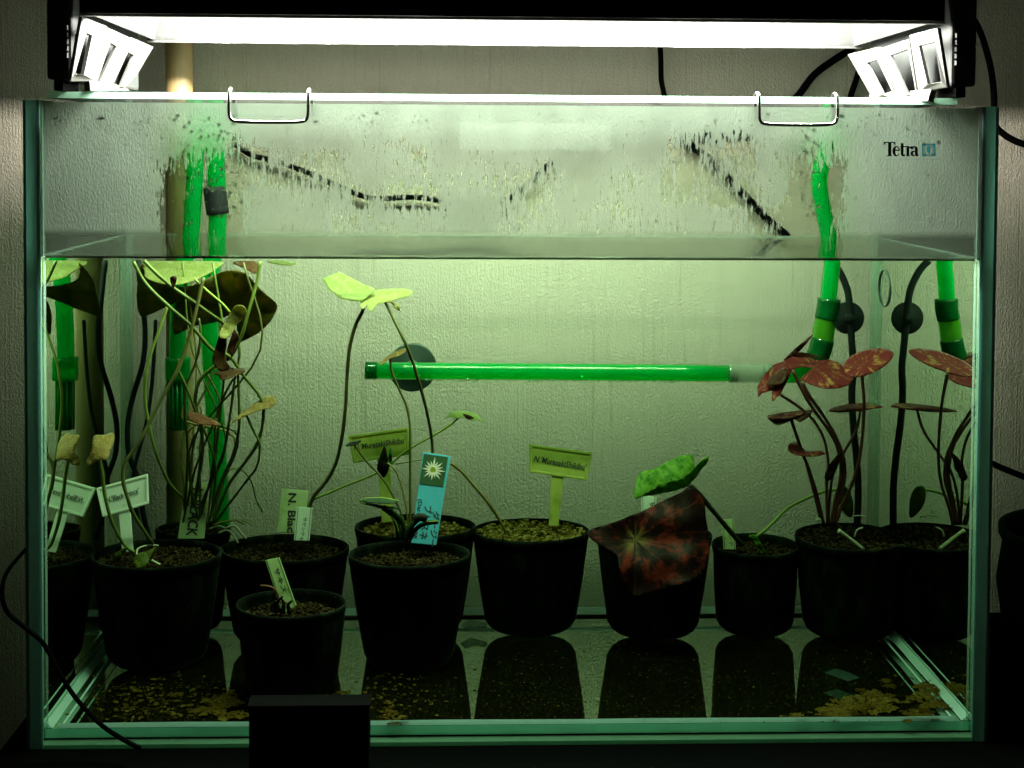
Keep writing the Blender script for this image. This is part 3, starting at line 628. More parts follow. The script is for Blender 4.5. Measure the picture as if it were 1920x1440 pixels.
# ------------------------------------------------------------------ flowerpots
def pot(xl, xr, yr, bl, br, by, ky, soil, n, gsize, label, Yc=None, fill=.9, zb=Z0):
    xm = (bl+br)/2
    yf = PZ(xm, by, zb).y; rb = .03
    if Yc is None:
        for _ in range(6):
            Yc_ = yf+rb*ky; rb = (P(br, by-18, Yc_).x-P(bl, by-18, Yc_).x)/2
        Yc = Yc_
    else: rb = (P(br, by-18, Yc).x-P(bl, by-18, Yc).x)/2
    A, B = P(xl, yr, Yc), P(xr, yr, Yc); cx = (A.x+B.x)/2; rt = (B.x-A.x)/2; zt = (A.z+B.z)/2
    e = thing('flowerpot', (cx, Yc, zb), label, 'flowerpot', 'black plastic pots standing in the water')
    hgt = zt-zb
    prof = [(rb*.2, zb+.0004), (rb*.86, zb+.0004), (rb*.96, zb+.003), (rb+(rt-rb)*.12, zb+hgt*.10), (rb+(rt-rb)*.55, zb+hgt*.5), (rt*.965, zb+hgt*.86), (rt*.975, zb+hgt*.91), (rt*.985, zb+hgt*.915), (rt, zt-.002), (rt*.995, zt), (rt*.965, zt), (rt*.955, zt-.004), (rt*.90, zb+hgt*.72), (rt*.3, zb+hgt*.70)]
    V, F = lathe(prof, cx, Yc, 48, ky, .012, cx*40)
    mk('pot_body', V, F, MAT['pot'], e, smooth=True)
    # soil: a mound of granules
    zs = zb+hgt*fill; rs = rt*.945-(1-fill)*hgt*.25; V, F, tone = [], [], []
    m = 14; V.append(Vector((cx, Yc, zs))); tone.append(.2)
    for j in range(1, 4):
        for k in range(m):
            a = 2*math.pi*k/m; V.append(Vector((cx+rs*j/3*math.cos(a), Yc+rs*ky*j/3*math.sin(a), zs-.0015))); tone.append(.2)
    for k in range(m):
        F.append((0, 1+k, 1+(k+1) % m))
        for j in range(2): F.append((1+j*m+k, 1+(j+1)*m+k, 1+(j+1)*m+(k+1) % m, 1+j*m+(k+1) % m))
    OV = [Vector(q) for q in ((1, 0, 0), (-1, 0, 0), (0, 1, 0), (0, -1, 0), (0, 0, 1), (0, 0, -1))]
    OF = [(0, 2, 4), (2, 1, 4), (1, 3, 4), (3, 0, 4), (2, 0, 5), (1, 2, 5), (3, 1, 5), (0, 3, 5)]
    CV = [Vector((x, y, z)).normalized() for x in (-1, 1) for y in (-1, 1) for z in (-1, 1)]
    CF = [(0, 1, 3, 2), (4, 6, 7, 5), (0, 4, 5, 1), (2, 3, 7, 6), (0, 2, 6, 4), (1, 5, 7, 3)]
    for i in range(n):
        a = random.uniform(0, 2*math.pi); r = rs*math.sqrt(random.random())*.985
        s = gsize*random.uniform(.55, 1.25); rotm = Matrix.Rotation(random.uniform(0, 3), 3, Vector((random.random()-.5, random.random()-.5, random.random()+.1)))
        c = Vector((cx+r*math.cos(a), Yc+r*ky*math.sin(a), zs+random.uniform(-.3, .8)*gsize+.0012*mnoise.noise(Vector((a*2, r*60, cx*9)))))
        b = len(V); tn = random.random(); src, sfc = (OV, OF) if random.random() < .5 else (CV, CF)
        for q in src: V.append(c+rotm @ Vector((q.x*s*random.uniform(.8, 1.2), q.y*s*random.uniform(.8, 1.2), q.z*s*random.uniform(.7, 1)))); tone.append(tn)
        F += [tuple(b+k for k in f) for f in sfc]
    so = mk('soil', V, F, MAT[soil], e); so['kind'] = 'stuff'
    at = so.data.attributes.new('tone', 'FLOAT', 'POINT'); at.data.foreach_set('value', tone)
    return e, cx, Yc, zs, rt
pots = {}
pots['left'] = pot(172, 415, 1037, 205, 385, 1265, .80, 'soil', 1100, .0014, 'wide black pot in the left front corner holding the tangle of long stems', fill=.93)
pots['leftback'] = pot(292, 432, 990, 310, 415, 1200, .72, 'soil', 500, .0014, 'black pot in the back left corner with the handwritten stake among stems', Yc=.192, fill=.95)
pots['second'] = pot(412, 655, 1026, 440, 625, 1222, .76, 'soil', 1100, .0014, 'wide black pot with two stakes behind the smallest front pot')
pots['small'] = pot(442, 650, 1130, 460, 625, 1325, .80, 'soil', 800, .0014, 'black pot standing furthest forward behind the black box', fill=.86)
pots['blue'] = pot(653, 882, 1037, 690, 850, 1265, .76, 'soil', 1000, .0015, 'black pot with the blue picture stake and a striped plant')
pots['hidden'] = pot(665, 892, 985, 690, 862, 1185, .74, 'pumice', 600, .0019, 'black pot of yellow pumice mostly hidden behind the blue stake', Yc=.1865, fill=.93)
pots['pumice'] = pot(885, 1105, 993, 915, 1080, 1192, .74, 'pumice', 800, .0020, 'black pot full of yellow pumice with one clear yellow T-shaped marker', Yc=.1865, fill=.96)
pots['redleaf'] = pot(1118, 1334, 1000, 1145, 1310, 1205, .80, 'soil', 700, .0014, 'black pot draped by the large dark red leaf')
pots['narrow'] = pot(1335, 1497, 1020, 1350, 1490, 1200, .92, 'soil', 600, .0014, 'narrow black pot with a short cream stake left of the red lily')
pots['redlily'] = pot(1492, 1695, 1005, 1510, 1675, 1210, .92, 'soil', 900, .0014, 'black pot in the right corner growing the red mottled lily', fill=.96)
# ------------------------------------------------------------------ pipes
sb = thing('spray_bar', P(1000, 720, .195), 'translucent green horizontal spray pipe bending up at the right, fixed along the back glass', 'pipe')
Yp = .192
ptube('pipe', [(706, 695), (1000, 697), (1374, 700)], 16, MAT['green'], sb, Yp, 20, 4)
ptube('end_cap', [(685, 694.5), (696, 694.7), (707, 695)], 17, MAT['dark_green'], sb, Yp, 20, 2)
ptube('clear_joint', [(1366, 700), (1382, 700), (1405, 700.5), (1428, 701), (1446, 701)], 17.5, MAT['clear_tube'], sb, Yp, 20, 4)
for x in (1371, 1380, 1428, 1437): ptube('joint_ring', [(x-1.5, 700), (x, 700), (x+1.5, 700)], 18.6, MAT['clear_tube'], sb, Yp, 20, 2)
ptube('elbow', [(1440, 701), (1470, 703), (1497, 700), (1518, 686), (1533, 662), (1541, 635)], 16, MAT['green'], sb, Yp, 20, 6)
ptube('riser', [(1548, 600), (1553, 560), (1557, 520), (1560, 487), (1551, 430), (1536, 350), (1543, 300), (1552, 245), (1562, 205)], 15.5, MAT['green'], sb, Yp, 20, 6)
ptube('flexible_joint', [(1554, 562), (1552, 582), (1547, 605), (1543, 632), (1538, 655), (1530, 674)], 20.5, MAT['lime'], sb, Yp, 20, 5)
ptube('sleeve', [(1554.5, 560), (1552.5, 580), (1548.5, 599)], 22, MAT['dark_green'], sb, Yp, 20, 5)
ptube('sleeve', [(1543, 636), (1538, 655), (1530, 675)], 22, MAT['dark_green'], sb, Yp, 20, 5)
# air bubbles below the bar
V, F = [], []
for i in range(130):
    px = random.uniform(790, 1360); c = P(px, 697+(px-1000)*.008+15.5+random.uniform(0, 2.5), Yp-.004+random.uniform(-.002, .004)); r = random.uniform(.0004, .0011); b = len(V)
    V += [c+q*r for q in sv]; F += [tuple(k+b for k in f) for f in sf]
o = mk('air_bubbles', V, F, MAT['drop'], sb, smooth=True); o['kind'] = 'stuff'
def suction(px, py, rpx, Y, label, parent=None, mat='cup'):
    r = rpx*M(Y); c = P(px, py, Y); V, F = [], []
    prof = [(1.0, .0035), (1.0, .0024), (.97, .0016), (.94, .0014), (.32, .0010), (.30, .0008), (.28, -.0035), (.25, -.004), (.0, -.004)]
    for rr, dy in prof:
        for k in range(32):
            a = 2*math.pi*k/32; V.append(Vector((c.x+rr*r*math.cos(a), c.y+dy, c.z+rr*r*math.sin(a))))
    for i in range(len(prof)-1):
        for k in range(32): a, b = i*32+k, i*32+(k+1) % 32; F.append((a, b, b+32, a+32))
    F.append(tuple(range(32)))
    o = mk('suction_cup', V, F, MAT[mat], parent, smooth=True)
    if parent is None: tag(o, label, 'suction cup')
    return o
suction(773, 690, 46, .2165, 'smoky round suction cup holding the left end of the green bar')
# intake with strainer
it = thing('intake_pipe', P(336, 805, .19), 'green intake pipe with slotted strainer basket hanging behind the left stems', 'pipe')
ptube('pipe', [(333, 690), (334, 620), (338, 540), (346, 488), (358, 440), (362, 380), (366, 300), (366, 205)], 16, MAT['green'], it, .2060, 20, 5)
ptube('strainer_collar', [(334, 670), (334.5, 690), (335, 712)], 24, MAT['green'], it, .2060, 20, 3)
bk = ptube('strainer_basket', [(335, 712), (335.5, 760), (336, 803)], 15, MAT['dark_green'], it, .2060, 20, 3)
for k in range(12):
    a = 2*math.pi*k/12; r = 16.2*M(.206); c0, c1 = P(335, 714, .206), P(336, 803, .206); off = Vector((r*math.cos(a), r*math.sin(a), 0))
    V, F = tube_geo([c0+off, c1+off], .0010, 5); mk('strainer_bar', V, F, MAT['green'], it, smooth=True)
ptube('strainer_ring', [(336, 798), (336, 801), (336, 804)], 18, MAT['dark_green'], it, .2060, 20, 2)
ot = thing('outlet_pipe', P(415, 1010, .205), 'wide green pipe running down the back glass behind the left lily', 'pipe')
ptube('pipe', [(416, 1010), (412, 920), (405, 800), (398, 700), (393, 610), (393, 540), (398, 488), (408, 430), (406, 330), (402, 250), (404, 205)], 17, MAT['green'], ot, .2075, 20, 5)
ptube('black_joint', [(402, 350), (405, 375), (408, 402)], 21, MAT['rubber'], ot, .2075, 20, 3)
o = ptube('air_hose', [(258, 488), (266, 560), (272, 620), (268, 680), (249, 745), (239, 800), (242, 850), (254, 885), (262, 910), (268, 960), (280, 1010)], 5, MAT['rubber'], None, .206, 10, 6); tag(o, 'black rubber hose hanging in the left back corner', 'hose')
o = ptube('air_hose', [(292, 600), (288, 680), (283, 740), (274, 795), (262, 840), (252, 880), (250, 920), (262, 985)], 3.6, MAT['rubber'], None, .2, 10, 6); tag(o, 'thinner dark hose crossing the rubber hose in the left back corner', 'hose')
hc = thing('heater_cable', P(1605, 975, .2), 'dark heater cable with a round black suction cup in the right back corner', 'cable')
ptube('cable', [(1556, 488), (1572, 506), (1586, 535), (1592, 565), (1597, 640), (1600, 690), (1597, 740), (1600, 800), (1606, 860), (1609, 920), (1607, 985)], 6.8, MAT['rubber'], hc, .2150, 12, 6)
suction(1592, 597, 31, .2140, None, hc, 'rubber')
# ------------------------------------------------------------------ water lilies
def stem(parent, px, r=3.0, mat='st_green', Y=None, taper=None):
    return ptube('stem', px, r, MAT[mat], parent, Y, 7, 5, taper)
lily = thing('water_lily', P(375, 1000, .17), 'tall lily with a tangle of long stems and big dark brown-green floating leaves', 'aquatic plant')
leaf('leaf', [(270, 491), (340, 490), (415, 491), (408, 502), (385, 516), (360, 527), (330, 534), (300, 531), (274, 521), (271, 508)], .168, MAT['leaf_pale'], lily, ky=-.0010, centre=(330, 500))
leaf('leaf', [(268, 493), (282, 522), (302, 532), (345, 538), (395, 530), (378, 546), (350, 558), (318, 572), (285, 588), (263, 592), (256, 562), (259, 525)], .190, MAT['leaf_dark'], lily, ky=.0003, centre=(325, 545), wave=.004)
leaf('leaf', [(323, 610), (326, 580), (336, 556), (358, 538), (387, 524), (402, 515), (423, 508), (443, 507), (463, 514), (480, 533), (500, 553), (517, 567), (519, 580), (508, 601), (490, 620), (473, 631), (448, 640), (444, 610), (440, 590), (422, 594), (407, 603), (383, 608), (363, 612), (347, 619), (328, 627)], .178, MAT['leaf_dark'], lily, ky=.00025, kx=.00005, centre=(438, 570), wave=.004, fold=.008, nf=6)
leaf('leaf', [(440, 574), (455, 573), (462, 583), (460, 595), (443, 610), (432, 627), (424, 634), (414, 634), (412, 624), (420, 607), (431, 588)], .138, MAT['leaf_yellow'], lily, ky=-.0001, curl=-.02)
leaf('leaf', [(412, 628), (424, 633), (425, 648), (422, 672), (432, 690), (414, 696), (401, 684), (398, 672), (403, 655)], .140, MAT['leaf_brown'], lily, curl=-.02)
leaf('leaf', [(440, 618), (448, 632), (444, 652), (434, 672), (424, 676), (427, 650), (434, 630)], .150, MAT['leaf_maroon'], lily)
leaf('leaf', [(402, 702), (417, 690), (440, 691), (460, 692), (457, 698), (440, 705), (416, 713), (409, 703)], .146, MAT['leaf_brown'], lily, ky=-.0010)
leaf('leaf', [(351, 775), (360, 772), (385, 780), (414, 796), (395, 798), (370, 794), (353, 786)], .140, MAT['leaf_pink'], lily, ky=-.0004)
leaf('leaf', [(433, 793), (442, 784), (460, 769), (480, 755), (500, 743), (515, 744), (517, 757), (506, 765), (485, 770), (455, 783), (437, 792)], .152, MAT['leaf_orange'], lily, ky=-.0004)
leaf('leaf', [(436, 491), (486, 491), (485, 510), (475, 512), (455, 502)], .165, MAT['leaf_brown'], lily, ky=-.0010)
leaf('leaf', [(500, 490), (530, 489), (556, 495), (530, 497)], .168, MAT['leaf_olive'], lily, ky=-.0020)
leaf('leaf', [(319, 521), (331, 518), (330, 530), (324, 541)], .118, MAT['leaf_maroon'], lily)
stem(lily, [(250, 490, .13), (273, 531, .132), (315, 573, .135), (360, 612, .138), (398, 655, .142), (430, 668, .15), (455, 702, .155), (488, 745, .158), (494, 778, .16), (484, 828, .162), (457, 870, .165), (427, 912, .168), (398, 985, .172)], 3.3, 'st_green')
stem(lily, [(270, 489, .118), (295, 514, .12), (327, 541, .125), (373, 573, .132), (415, 603, .14), (424, 610, .141)], 3.5, 'st_green')
stem(lily, [(365, 523, .128), (390, 547, .13), (415, 568, .134), (431, 586, .137)], 2.6, 'st_lime')
stem(lily, [(488, 490, .15), (480, 535, .15), (465, 588, .148), (452, 632, .15), (432, 668, .153), (398, 690, .156), (373, 716, .158), (366, 755, .16), (375, 790, .165), (380, 840, .17), (372, 900, .176), (358, 985, .18)], 3.4, 'st_green')
stem(lily, [(382, 520, .128), (373, 560, .126), (360, 614, .124), (347, 655, .124), (333, 694, .122), (310, 735, .12), (292, 768, .118), (262, 828, .114), (236, 866, .112), (231, 900, .11), (240, 936, .11), (252, 967, .112), (287, 1020, .118)], 3.5, 'st_olive')
stem(lily, [(314, 574, .15), (303, 606, .15), (283, 663, .15), (275, 695, .15), (272, 740, .152), (278, 790, .155), (293, 850, .16), (317, 905, .17), (350, 942, .178), (372, 985, .185)], 2.8, 'st_lime')
stem(lily, [(373, 597, .15), (376, 623, .15), (373, 656, .152), (363, 690, .155), (350, 722, .157), (346, 770, .16), (352, 850, .165), (345, 985, .18)], 2.5, 'st_olive')
stem(lily, [(335, 673, .145), (334, 692, .145), (350, 727, .148), (367, 770, .15), (388, 820, .155), (404, 870, .16), (402, 920, .17), (392, 985, .178)], 2.4, 'st_green')
stem(lily, [(444, 622, .15), (449, 660, .152), (446, 697, .155), (449, 790, .158), (438, 848, .165), (412, 910, .172), (390, 985, .18)], 2.6, 'st_green')
stem(lily, [(441, 706, .150), (430, 790, .155), (420, 845, .16), (402, 890, .168), (380, 940, .175), (366, 985, .18)], 2.6, 'st_olive')
stem(lily, [(437, 711, .148), (420, 743, .15), (405, 790, .155), (402, 848, .16), (394, 900, .168), (372, 985, .178)], 2.3, 'st_olive')
stem(lily, [(462, 778, .153), (478, 813, .155), (487, 834, .156), (482, 873, .16), (462, 902, .165), (427, 948, .172), (402, 982, .178)], 2.4, 'st_green')
stem(lily, [(405, 785, .15), (385, 830, .155), (366, 880, .16), (352, 940, .17), (338, 1000, .175)], 2.2, 'st_olive')
stem(lily, [(375, 795, .142), (362, 840, .15), (356, 900, .16), (366, 950, .17), (376, 988, .178)], 2.0, 'st_green')
stem(lily, [(420, 880, .17), (440, 880, .175), (452, 880, .178), (470, 900, .18), (480, 935, .182), (492, 960, .184)], 1.5, 'st_green')
rs_ = random.Random(11)
for i in range(9):
    x0, x1 = rs_.uniform(345, 410), rs_.uniform(285, 470); y1 = rs_.choice((492, 492, 640, 700, 760)); m1, m2 = rs_.uniform(-45, 60), rs_.uniform(-50, 55); d0, d1 = rs_.uniform(.172, .186), rs_.uniform(.150, .19)
    stem(lily, [(x0, 990, d0), (x0+m1*.4, 920, d0), (x0+m1, 820, (d0+d1)/2), (x1+m2*.6, (820+y1)/2, d1), (x1, y1, d1)], rs_.uniform(1.6, 2.5), rs_.choice(('st_green', 'st_olive', 'st_olive', 'st_gold')))
fl = thing('water_lily', P(240, 1035, .10), 'young lily with one curled tan leaf on a single stem in the left front pot', 'aquatic plant')
leaf('leaf', [(176, 818), (194, 816), (212, 812), (214, 826), (207, 845), (200, 863), (185, 862), (165, 874), (163, 863), (172, 845)], .098, MAT['leaf_tan'], fl, ky=-.0003, curl=.02)
stem(fl, [(187, 863, .1), (192, 890, .1), (197, 930, .1), (207, 970, .102), (220, 1000, .105), (234, 1022, .108), (252, 1036, .108)], 3.6, 'st_green')
leaf('leaf', [(251, 1045), (262, 1037), (278, 1033), (292, 1026), (283, 1042), (276, 1058), (262, 1066), (252, 1058)], .094, MAT['leaf_olive'], fl, ky=-.0003)
leaf('leaf', [(205, 1050), (222, 1034), (238, 1024), (236, 1034), (222, 1045), (208, 1053)], .096, MAT['leaf_olive'], fl)
ptube('root', [(256, 1042, .105), (258, 1030, .11), (270, 1024, .115), (286, 1022, .12), (297, 1023, .122)], 1.8, MAT['root'], fl, None, 6, 5)
ptube('root', [(284, 1050, .092), (292, 1055, .092), (300, 1059, .092)], 2.2, MAT['root'], fl, None, 6, 4)
# loose pale roots round the back left pot
rt_ = thing('plant_roots', P(430, 985, .17), 'loose pale roots and yellow shoots spilling between the left pots', 'plant')
for q in ([(400, 985), (420, 978), (442, 976), (458, 982)], [(424, 990), (440, 986), (452, 1000), (462, 1010)], [(455, 976), (464, 979), (473, 985)], [(410, 1000), (426, 994), (438, 1004), (446, 1018)], [(392, 992), (410, 986), (428, 993)]):
    ptube('root', q, random.uniform(1.3, 2.4), MAT['root'] if random.random() < .5 else MAT['st_gold'], rt_, .168, 6, 4)
ll = thing('water_lily', P(578, 985, .17), 'pale lime lily with a torn bright leaf on two tall arching stems', 'aquatic plant')
leaf('leaf', [(605, 524), (615, 519), (632, 511), (640, 511), (672, 528), (702, 542), (692, 553), (682, 562), (672, 565), (649, 562), (635, 557), (622, 547), (611, 533)], .150, MAT['leaf_lime'], ll, ky=-.0004, ragged=1.6, centre=(690, 555))
leaf('leaf', [(681, 556), (702, 545), (728, 541), (757, 541), (773, 545), (771, 553), (748, 560), (730, 565), (708, 570), (694, 584), (688, 571), (679, 580), (676, 568)], .146, MAT['leaf_pale'], ll, ky=-.0008, ragged=1.0, centre=(690, 560))
leaf('leaf', [(724, 564), (738, 566), (748, 575), (750, 583), (742, 580), (735, 570)], .143, MAT['leaf_yellow'], ll)
stem(ll, [(683, 570, .146), (679, 585, .147), (667, 609, .148), (656, 650, .15), (651, 702, .153), (648, 761, .156), (642, 815, .16), (630, 868, .165), (610, 905, .168), (586, 935, .17), (572, 985, .174)], 3.7, 'st_olive', taper=3.3)
stem(ll, [(722, 566, .145), (742, 606, .142), (763, 650, .14), (783, 708, .15), (801, 775, .16), (811, 842, .170), (808, 920, .165), (795, 1005, .15)], 3.0, 'st_olive')
ls = thing('water_lily', P(575, 990, .18), 'thin lime shoot slanting up right to one small crumpled leaf', 'aquatic plant')
stem(ls, [(572, 985, .182), (580, 943, .18), (615, 925, .18), (650, 910, .18), (700, 890, .18), (730, 872, .178), (762, 845, .176), (812, 817, .175), (848, 794, .174), (862, 780, .174)], 2.6, 'st_lime', taper=2.0)
leaf('leaf', [(833, 786), (842, 777), (850, 772), (868, 770), (888, 775), (909, 791), (894, 787), (884, 788), (868, 781), (856, 785), (845, 781)], .173, MAT['leaf_lime'], ls, ky=-.0008, ragged=1.2)
leaf('leaf', [(868, 776), (884, 780), (892, 788), (882, 788), (874, 784)], .170, MAT['leaf_brown'], ls)
bl_ = thing('water_lily', P(765, 1005, .14), 'thin lily with a folded tan leaf in front of the suction cup', 'aquatic plant')
leaf('leaf', [(712, 686), (722, 671), (742, 659), (763, 653), (758, 661), (746, 668), (732, 672), (722, 679)], .150, MAT['leaf_tan'], bl_, ky=-.0006)
stem(bl_, [(733, 669, .15), (734, 694, .15), (748, 729, .149), (763, 764, .148), (769, 805, .146), (769, 860, .144), (769, 930, .142), (770, 1000, .138)], 2.4, 'st_olive')
leaf('leaf', [(648, 836), (657, 829), (677, 826), (673, 831), (664, 835)], .152, MAT['leaf_black'], bl_, ky=-.001)
stem(bl_, [(664, 833, .152), (685, 862, .152), (717, 897, .15), (737, 930, .147), (753, 965, .144), (764, 1003, .14)], 2.2, 'st_olive')
leaf('leaf', [(707, 880), (712, 857), (721, 836), (727, 860), (729, 880), (719, 896)], .153, MAT['leaf_black'], bl_)
leaf('leaf', [(729, 862), (732, 838), (735, 860), (732, 872)], .153, MAT['leaf_deep'], bl_)
stem(bl_, [(726, 868, .152), (740, 880, .15), (750, 902, .149), (760, 940, .145), (768, 1000, .14)], 1.9, 'st_gold')
stem(bl_, [(742, 870, .152), (790, 862, .155), (820, 858, .156)], 1.3, 'st_olive')
sp_ = thing('striped_plant', P(760, 1010, .11), 'low dark plant with folded green and cream striped leaves', 'aquatic plant')
leaf('leaf', [(674, 940), (687, 935), (715, 934), (748, 940), (730, 944), (705, 943)], .104, MAT['leaf_stripe'], sp_, ky=-.002)
leaf('leaf', [(674, 941), (700, 945), (728, 950), (750, 952), (730, 955), (706, 951), (686, 946)], .101, MAT['leaf_stripe'], sp_, ky=-.001)
for q in ([(674, 939), (687, 934.5), (715, 933.5), (748, 939)], [(676, 942), (700, 947), (728, 953), (750, 953)], [(785, 976), (800, 978), (822, 977)], [(732, 968), (742, 980), (748, 1000)]): ptube('leaf_margin', q, 1.2, MAT['st_lime'], sp_, .0995, 5, 4)
for q, r in (([(718, 951), (736, 966), (746, 988), (748, 1012)], 5.5), ([(728, 955), (750, 972), (757, 990), (757, 1012)], 4.5), ([(786, 972), (772, 986), (764, 1002), (760, 1014)], 5.5), ([(822, 978), (796, 982), (778, 994), (768, 1012)], 4.5)):
    ptube('stem', q, r, MAT['leaf_stripe'], sp_, .104, 8, 5)
o = ptube('bud', [(776, 974), (784, 970), (793, 970), (800, 974)], 7.5, MAT['leaf_black'], sp_, .1, 10, 5)
pl = thing('water_lily', P(945, 1000, .18), 'single golden stem bending left out of the yellow pumice', 'aquatic plant')
stem(pl, [(846, 869, .172), (865, 884, .172), (887, 909, .173), (920, 949, .175), (942, 985, .177), (951, 1006, .179)], 2.9, 'st_gold')
rl = thing('water_lily', P(1235, 1010, .17), 'lily with one huge dark red blotched leaf draped over its pot', 'aquatic plant')
leaf('leaf', [(1101, 997), (1151, 979), (1205, 958), (1247, 937), (1278, 923), (1290, 913), (1307, 923), (1320, 942), (1323, 967), (1328, 1000), (1330, 1040), (1318, 1072), (1290, 1092), (1240, 1104), (1192, 1118), (1172, 1095), (1160, 1060), (1156, 1040), (1122, 1021)], .140, MAT['leaf_bigred'], rl, ky=-.00018, centre=(1190, 1012), wave=.005, fold=.0035, nf=5)
leaf('leaf', [(1189, 929), (1192, 904), (1203, 885), (1232, 877), (1263, 860), (1292, 853), (1301, 857), (1299, 880), (1284, 893), (1250, 905), (1222, 920), (1205, 930), (1192, 936)], .168, MAT['leaf_green'], rl, ky=-.0003, ragged=1.2, centre=(1200, 930))
leaf('leaf', [(1205, 930), (1222, 920), (1250, 905), (1284, 893), (1300, 878), (1314, 864), (1326, 857), (1328, 863), (1309, 888), (1292, 909), (1267, 920), (1230, 927)], .160, MAT['leaf_green'], rl, ky=.0002, ragged=1.0, centre=(1210, 930))
stem(rl, [(1292, 909, .166), (1302, 918, .166), (1312, 928, .168), (1351, 975, .172), (1372, 1000, .175), (1392, 1022, .178)], 5.0, 'st_dark')
ns = thing('water_lily', P(1415, 1015, .18), 'small green shoot with a long lime stem arching to the right', 'aquatic plant')
ptube('stem', [(1405, 1007), (1416, 1006), (1424, 1021), (1434, 1037)], 3.0, MAT['leaf_green'], ns, .170, 7, 5)
leaf('leaf', [(1404, 1005), (1418, 1005), (1428, 1022), (1436, 1038), (1427, 1036), (1419, 1022)], .169, MAT['leaf_green'], ns)
stem(ns, [(1418, 1006, .19), (1440, 989, .195), (1477, 953, .2), (1520, 931, .204), (1549, 921, .205), (1575, 918, .205)], 3.0, 'st_lime')
leaf('leaf', [(1572, 912), (1590, 916), (1600, 945), (1597, 970), (1582, 962), (1570, 935)], .200, MAT['leaf_olive'], ns)
rd = thing('water_lily', P(1560, 985, .175), 'red lily with yellow flecked maroon leaves on dark curving stems', 'aquatic plant')
leaf('leaf', [(1582, 683), (1598, 667), (1622, 657), (1651, 653), (1670, 657), (1675, 667), (1662, 684), (1633, 701), (1604, 707), (1587, 701)], .148, MAT['leaf_red'], rd, ky=-.0006, centre=(1618, 684))
leaf('leaf', [(1470, 676), (1484, 664), (1502, 661), (1540, 670), (1576, 681), (1590, 703), (1601, 709), (1594, 720), (1575, 728), (1546, 729), (1517, 720), (1500, 711), (1525, 689), (1500, 688), (1486, 693), (1474, 697)], .168, MAT['leaf_red'], rd, ky=-.0008, centre=(1524, 690), smoothed=False, step=6)
leaf('leaf', [(1470, 677), (1452, 683), (1432, 704), (1420, 725), (1422, 745), (1429, 737), (1448, 732), (1447, 754), (1463, 740), (1477, 713), (1484, 696)], .155, MAT['leaf_red'], rd, ky=-.0004, smoothed=False, centre=(1476, 680))
leaf('leaf', [(1470, 690), (1478, 700), (1470, 716), (1455, 722), (1438, 722), (1447, 706)], .1535, MAT['leaf_maroon'], rd, ky=-.0004)
leaf('leaf', [(1525, 626), (1499, 659), (1476, 673), (1469, 675), (1487, 657)], .160, MAT['leaf_maroon'], rd)
leaf('leaf', [(1480, 664), (1502, 660), (1530, 666), (1545, 671), (1520, 670), (1496, 670)], .176, MAT['leaf_maroon'], rd)
leaf('leaf', [(1439, 780), (1473, 773), (1522, 769), (1500, 778), (1470, 784), (1449, 785)], .160, MAT['leaf_red'], rd, ky=-.002)
leaf('leaf', [(1440, 782), (1462, 786), (1490, 782), (1522, 770), (1517, 780), (1500, 792), (1490, 786), (1461, 797), (1447, 791)], .157, MAT['leaf_maroon'], rd, ky=-.0010)
leaf('leaf', [(1555, 769), (1575, 761), (1619, 756), (1656, 763), (1633, 766), (1600, 768), (1563, 772)], .186, MAT['leaf_red'], rd, ky=-.002)
leaf('leaf', [(1556, 770), (1600, 767), (1640, 765), (1610, 771), (1570, 773)], .183, MAT['leaf_maroon'], rd, ky=-.002)
leaf('leaf', [(1477, 838), (1487, 829), (1499, 832), (1512, 846), (1538, 845), (1546, 852), (1517, 856), (1486, 851)], .162, MAT['leaf_red'], rd, ky=-.0008)
leaf('leaf', [(1546, 893), (1557, 868), (1576, 849), (1573, 868), (1561, 895), (1552, 902)], .165, MAT['leaf_maroon'], rd)
for q, r in (([(1504, 716), (1517, 742), (1546, 783), (1569, 824), (1582, 862), (1582, 902), (1570, 942), (1561, 985)], 4.3), ([(1486, 694), (1502, 728), (1522, 763), (1557, 812), (1572, 846), (1577, 890), (1566, 940), (1557, 985)], 4.0), ([(1463, 740), (1502, 766), (1528, 792), (1546, 827), (1553, 871), (1550, 900), (1551, 985)], 3.4), ([(1483, 786), (1502, 842), (1517, 882), (1531, 926), (1545, 985)], 4.0), ([(1616, 703, .149), (1620, 766, .152), (1613, 850, .158), (1598, 906, .163), (1577, 952, .166), (1566, 985, .168)], 3.6), ([(1614, 768, .185), (1604, 809, .182), (1581, 850, .178), (1563, 885, .174), (1556, 930, .17), (1553, 985, .168)], 3.2), ([(1513, 872), (1522, 905), (1532, 945), (1541, 985)], 4.2)):
    stem(rd, q, r*.84, 'st_red', .168)
ptube('root', [(1572, 995), (1585, 1004), (1600, 1016), (1619, 1031)], 4.2, MAT['root'], rd, .150, 8, 5)
ptube('root', [(1618, 989), (1607, 994), (1602, 1007)], 1.5, MAT['root'], rd, .155, 6, 4)
ptube('root', [(1599, 968), (1612, 967), (1627, 970)], 1.5, MAT['root'], rd, .168, 6, 4)
ptube('root', [(1531, 976), (1537, 973), (1540, 982)], 1.8, MAT['root'], rd, .16, 6, 4)
sm = thing('plant_sprout', P(535, 1135, .07), 'withered brown sprout in the furthest forward pot', 'plant')
ptube('stem', [(545, 1142), (536, 1130), (525, 1128), (518, 1108), (506, 1100), (488, 1098)], 2.0, MAT['leaf_pink'], sm, .060, 6, 5)
for q in ([(518, 1148), (520, 1130), (530, 1118)], [(530, 1150), (532, 1132), (526, 1120)], [(545, 1150), (540, 1135), (548, 1126)], [(512, 1146), (510, 1136), (518, 1126)]): ptube('stem', q, 5.0, MAT['leaf_black'], sm, .058, 7, 4, taper=2)
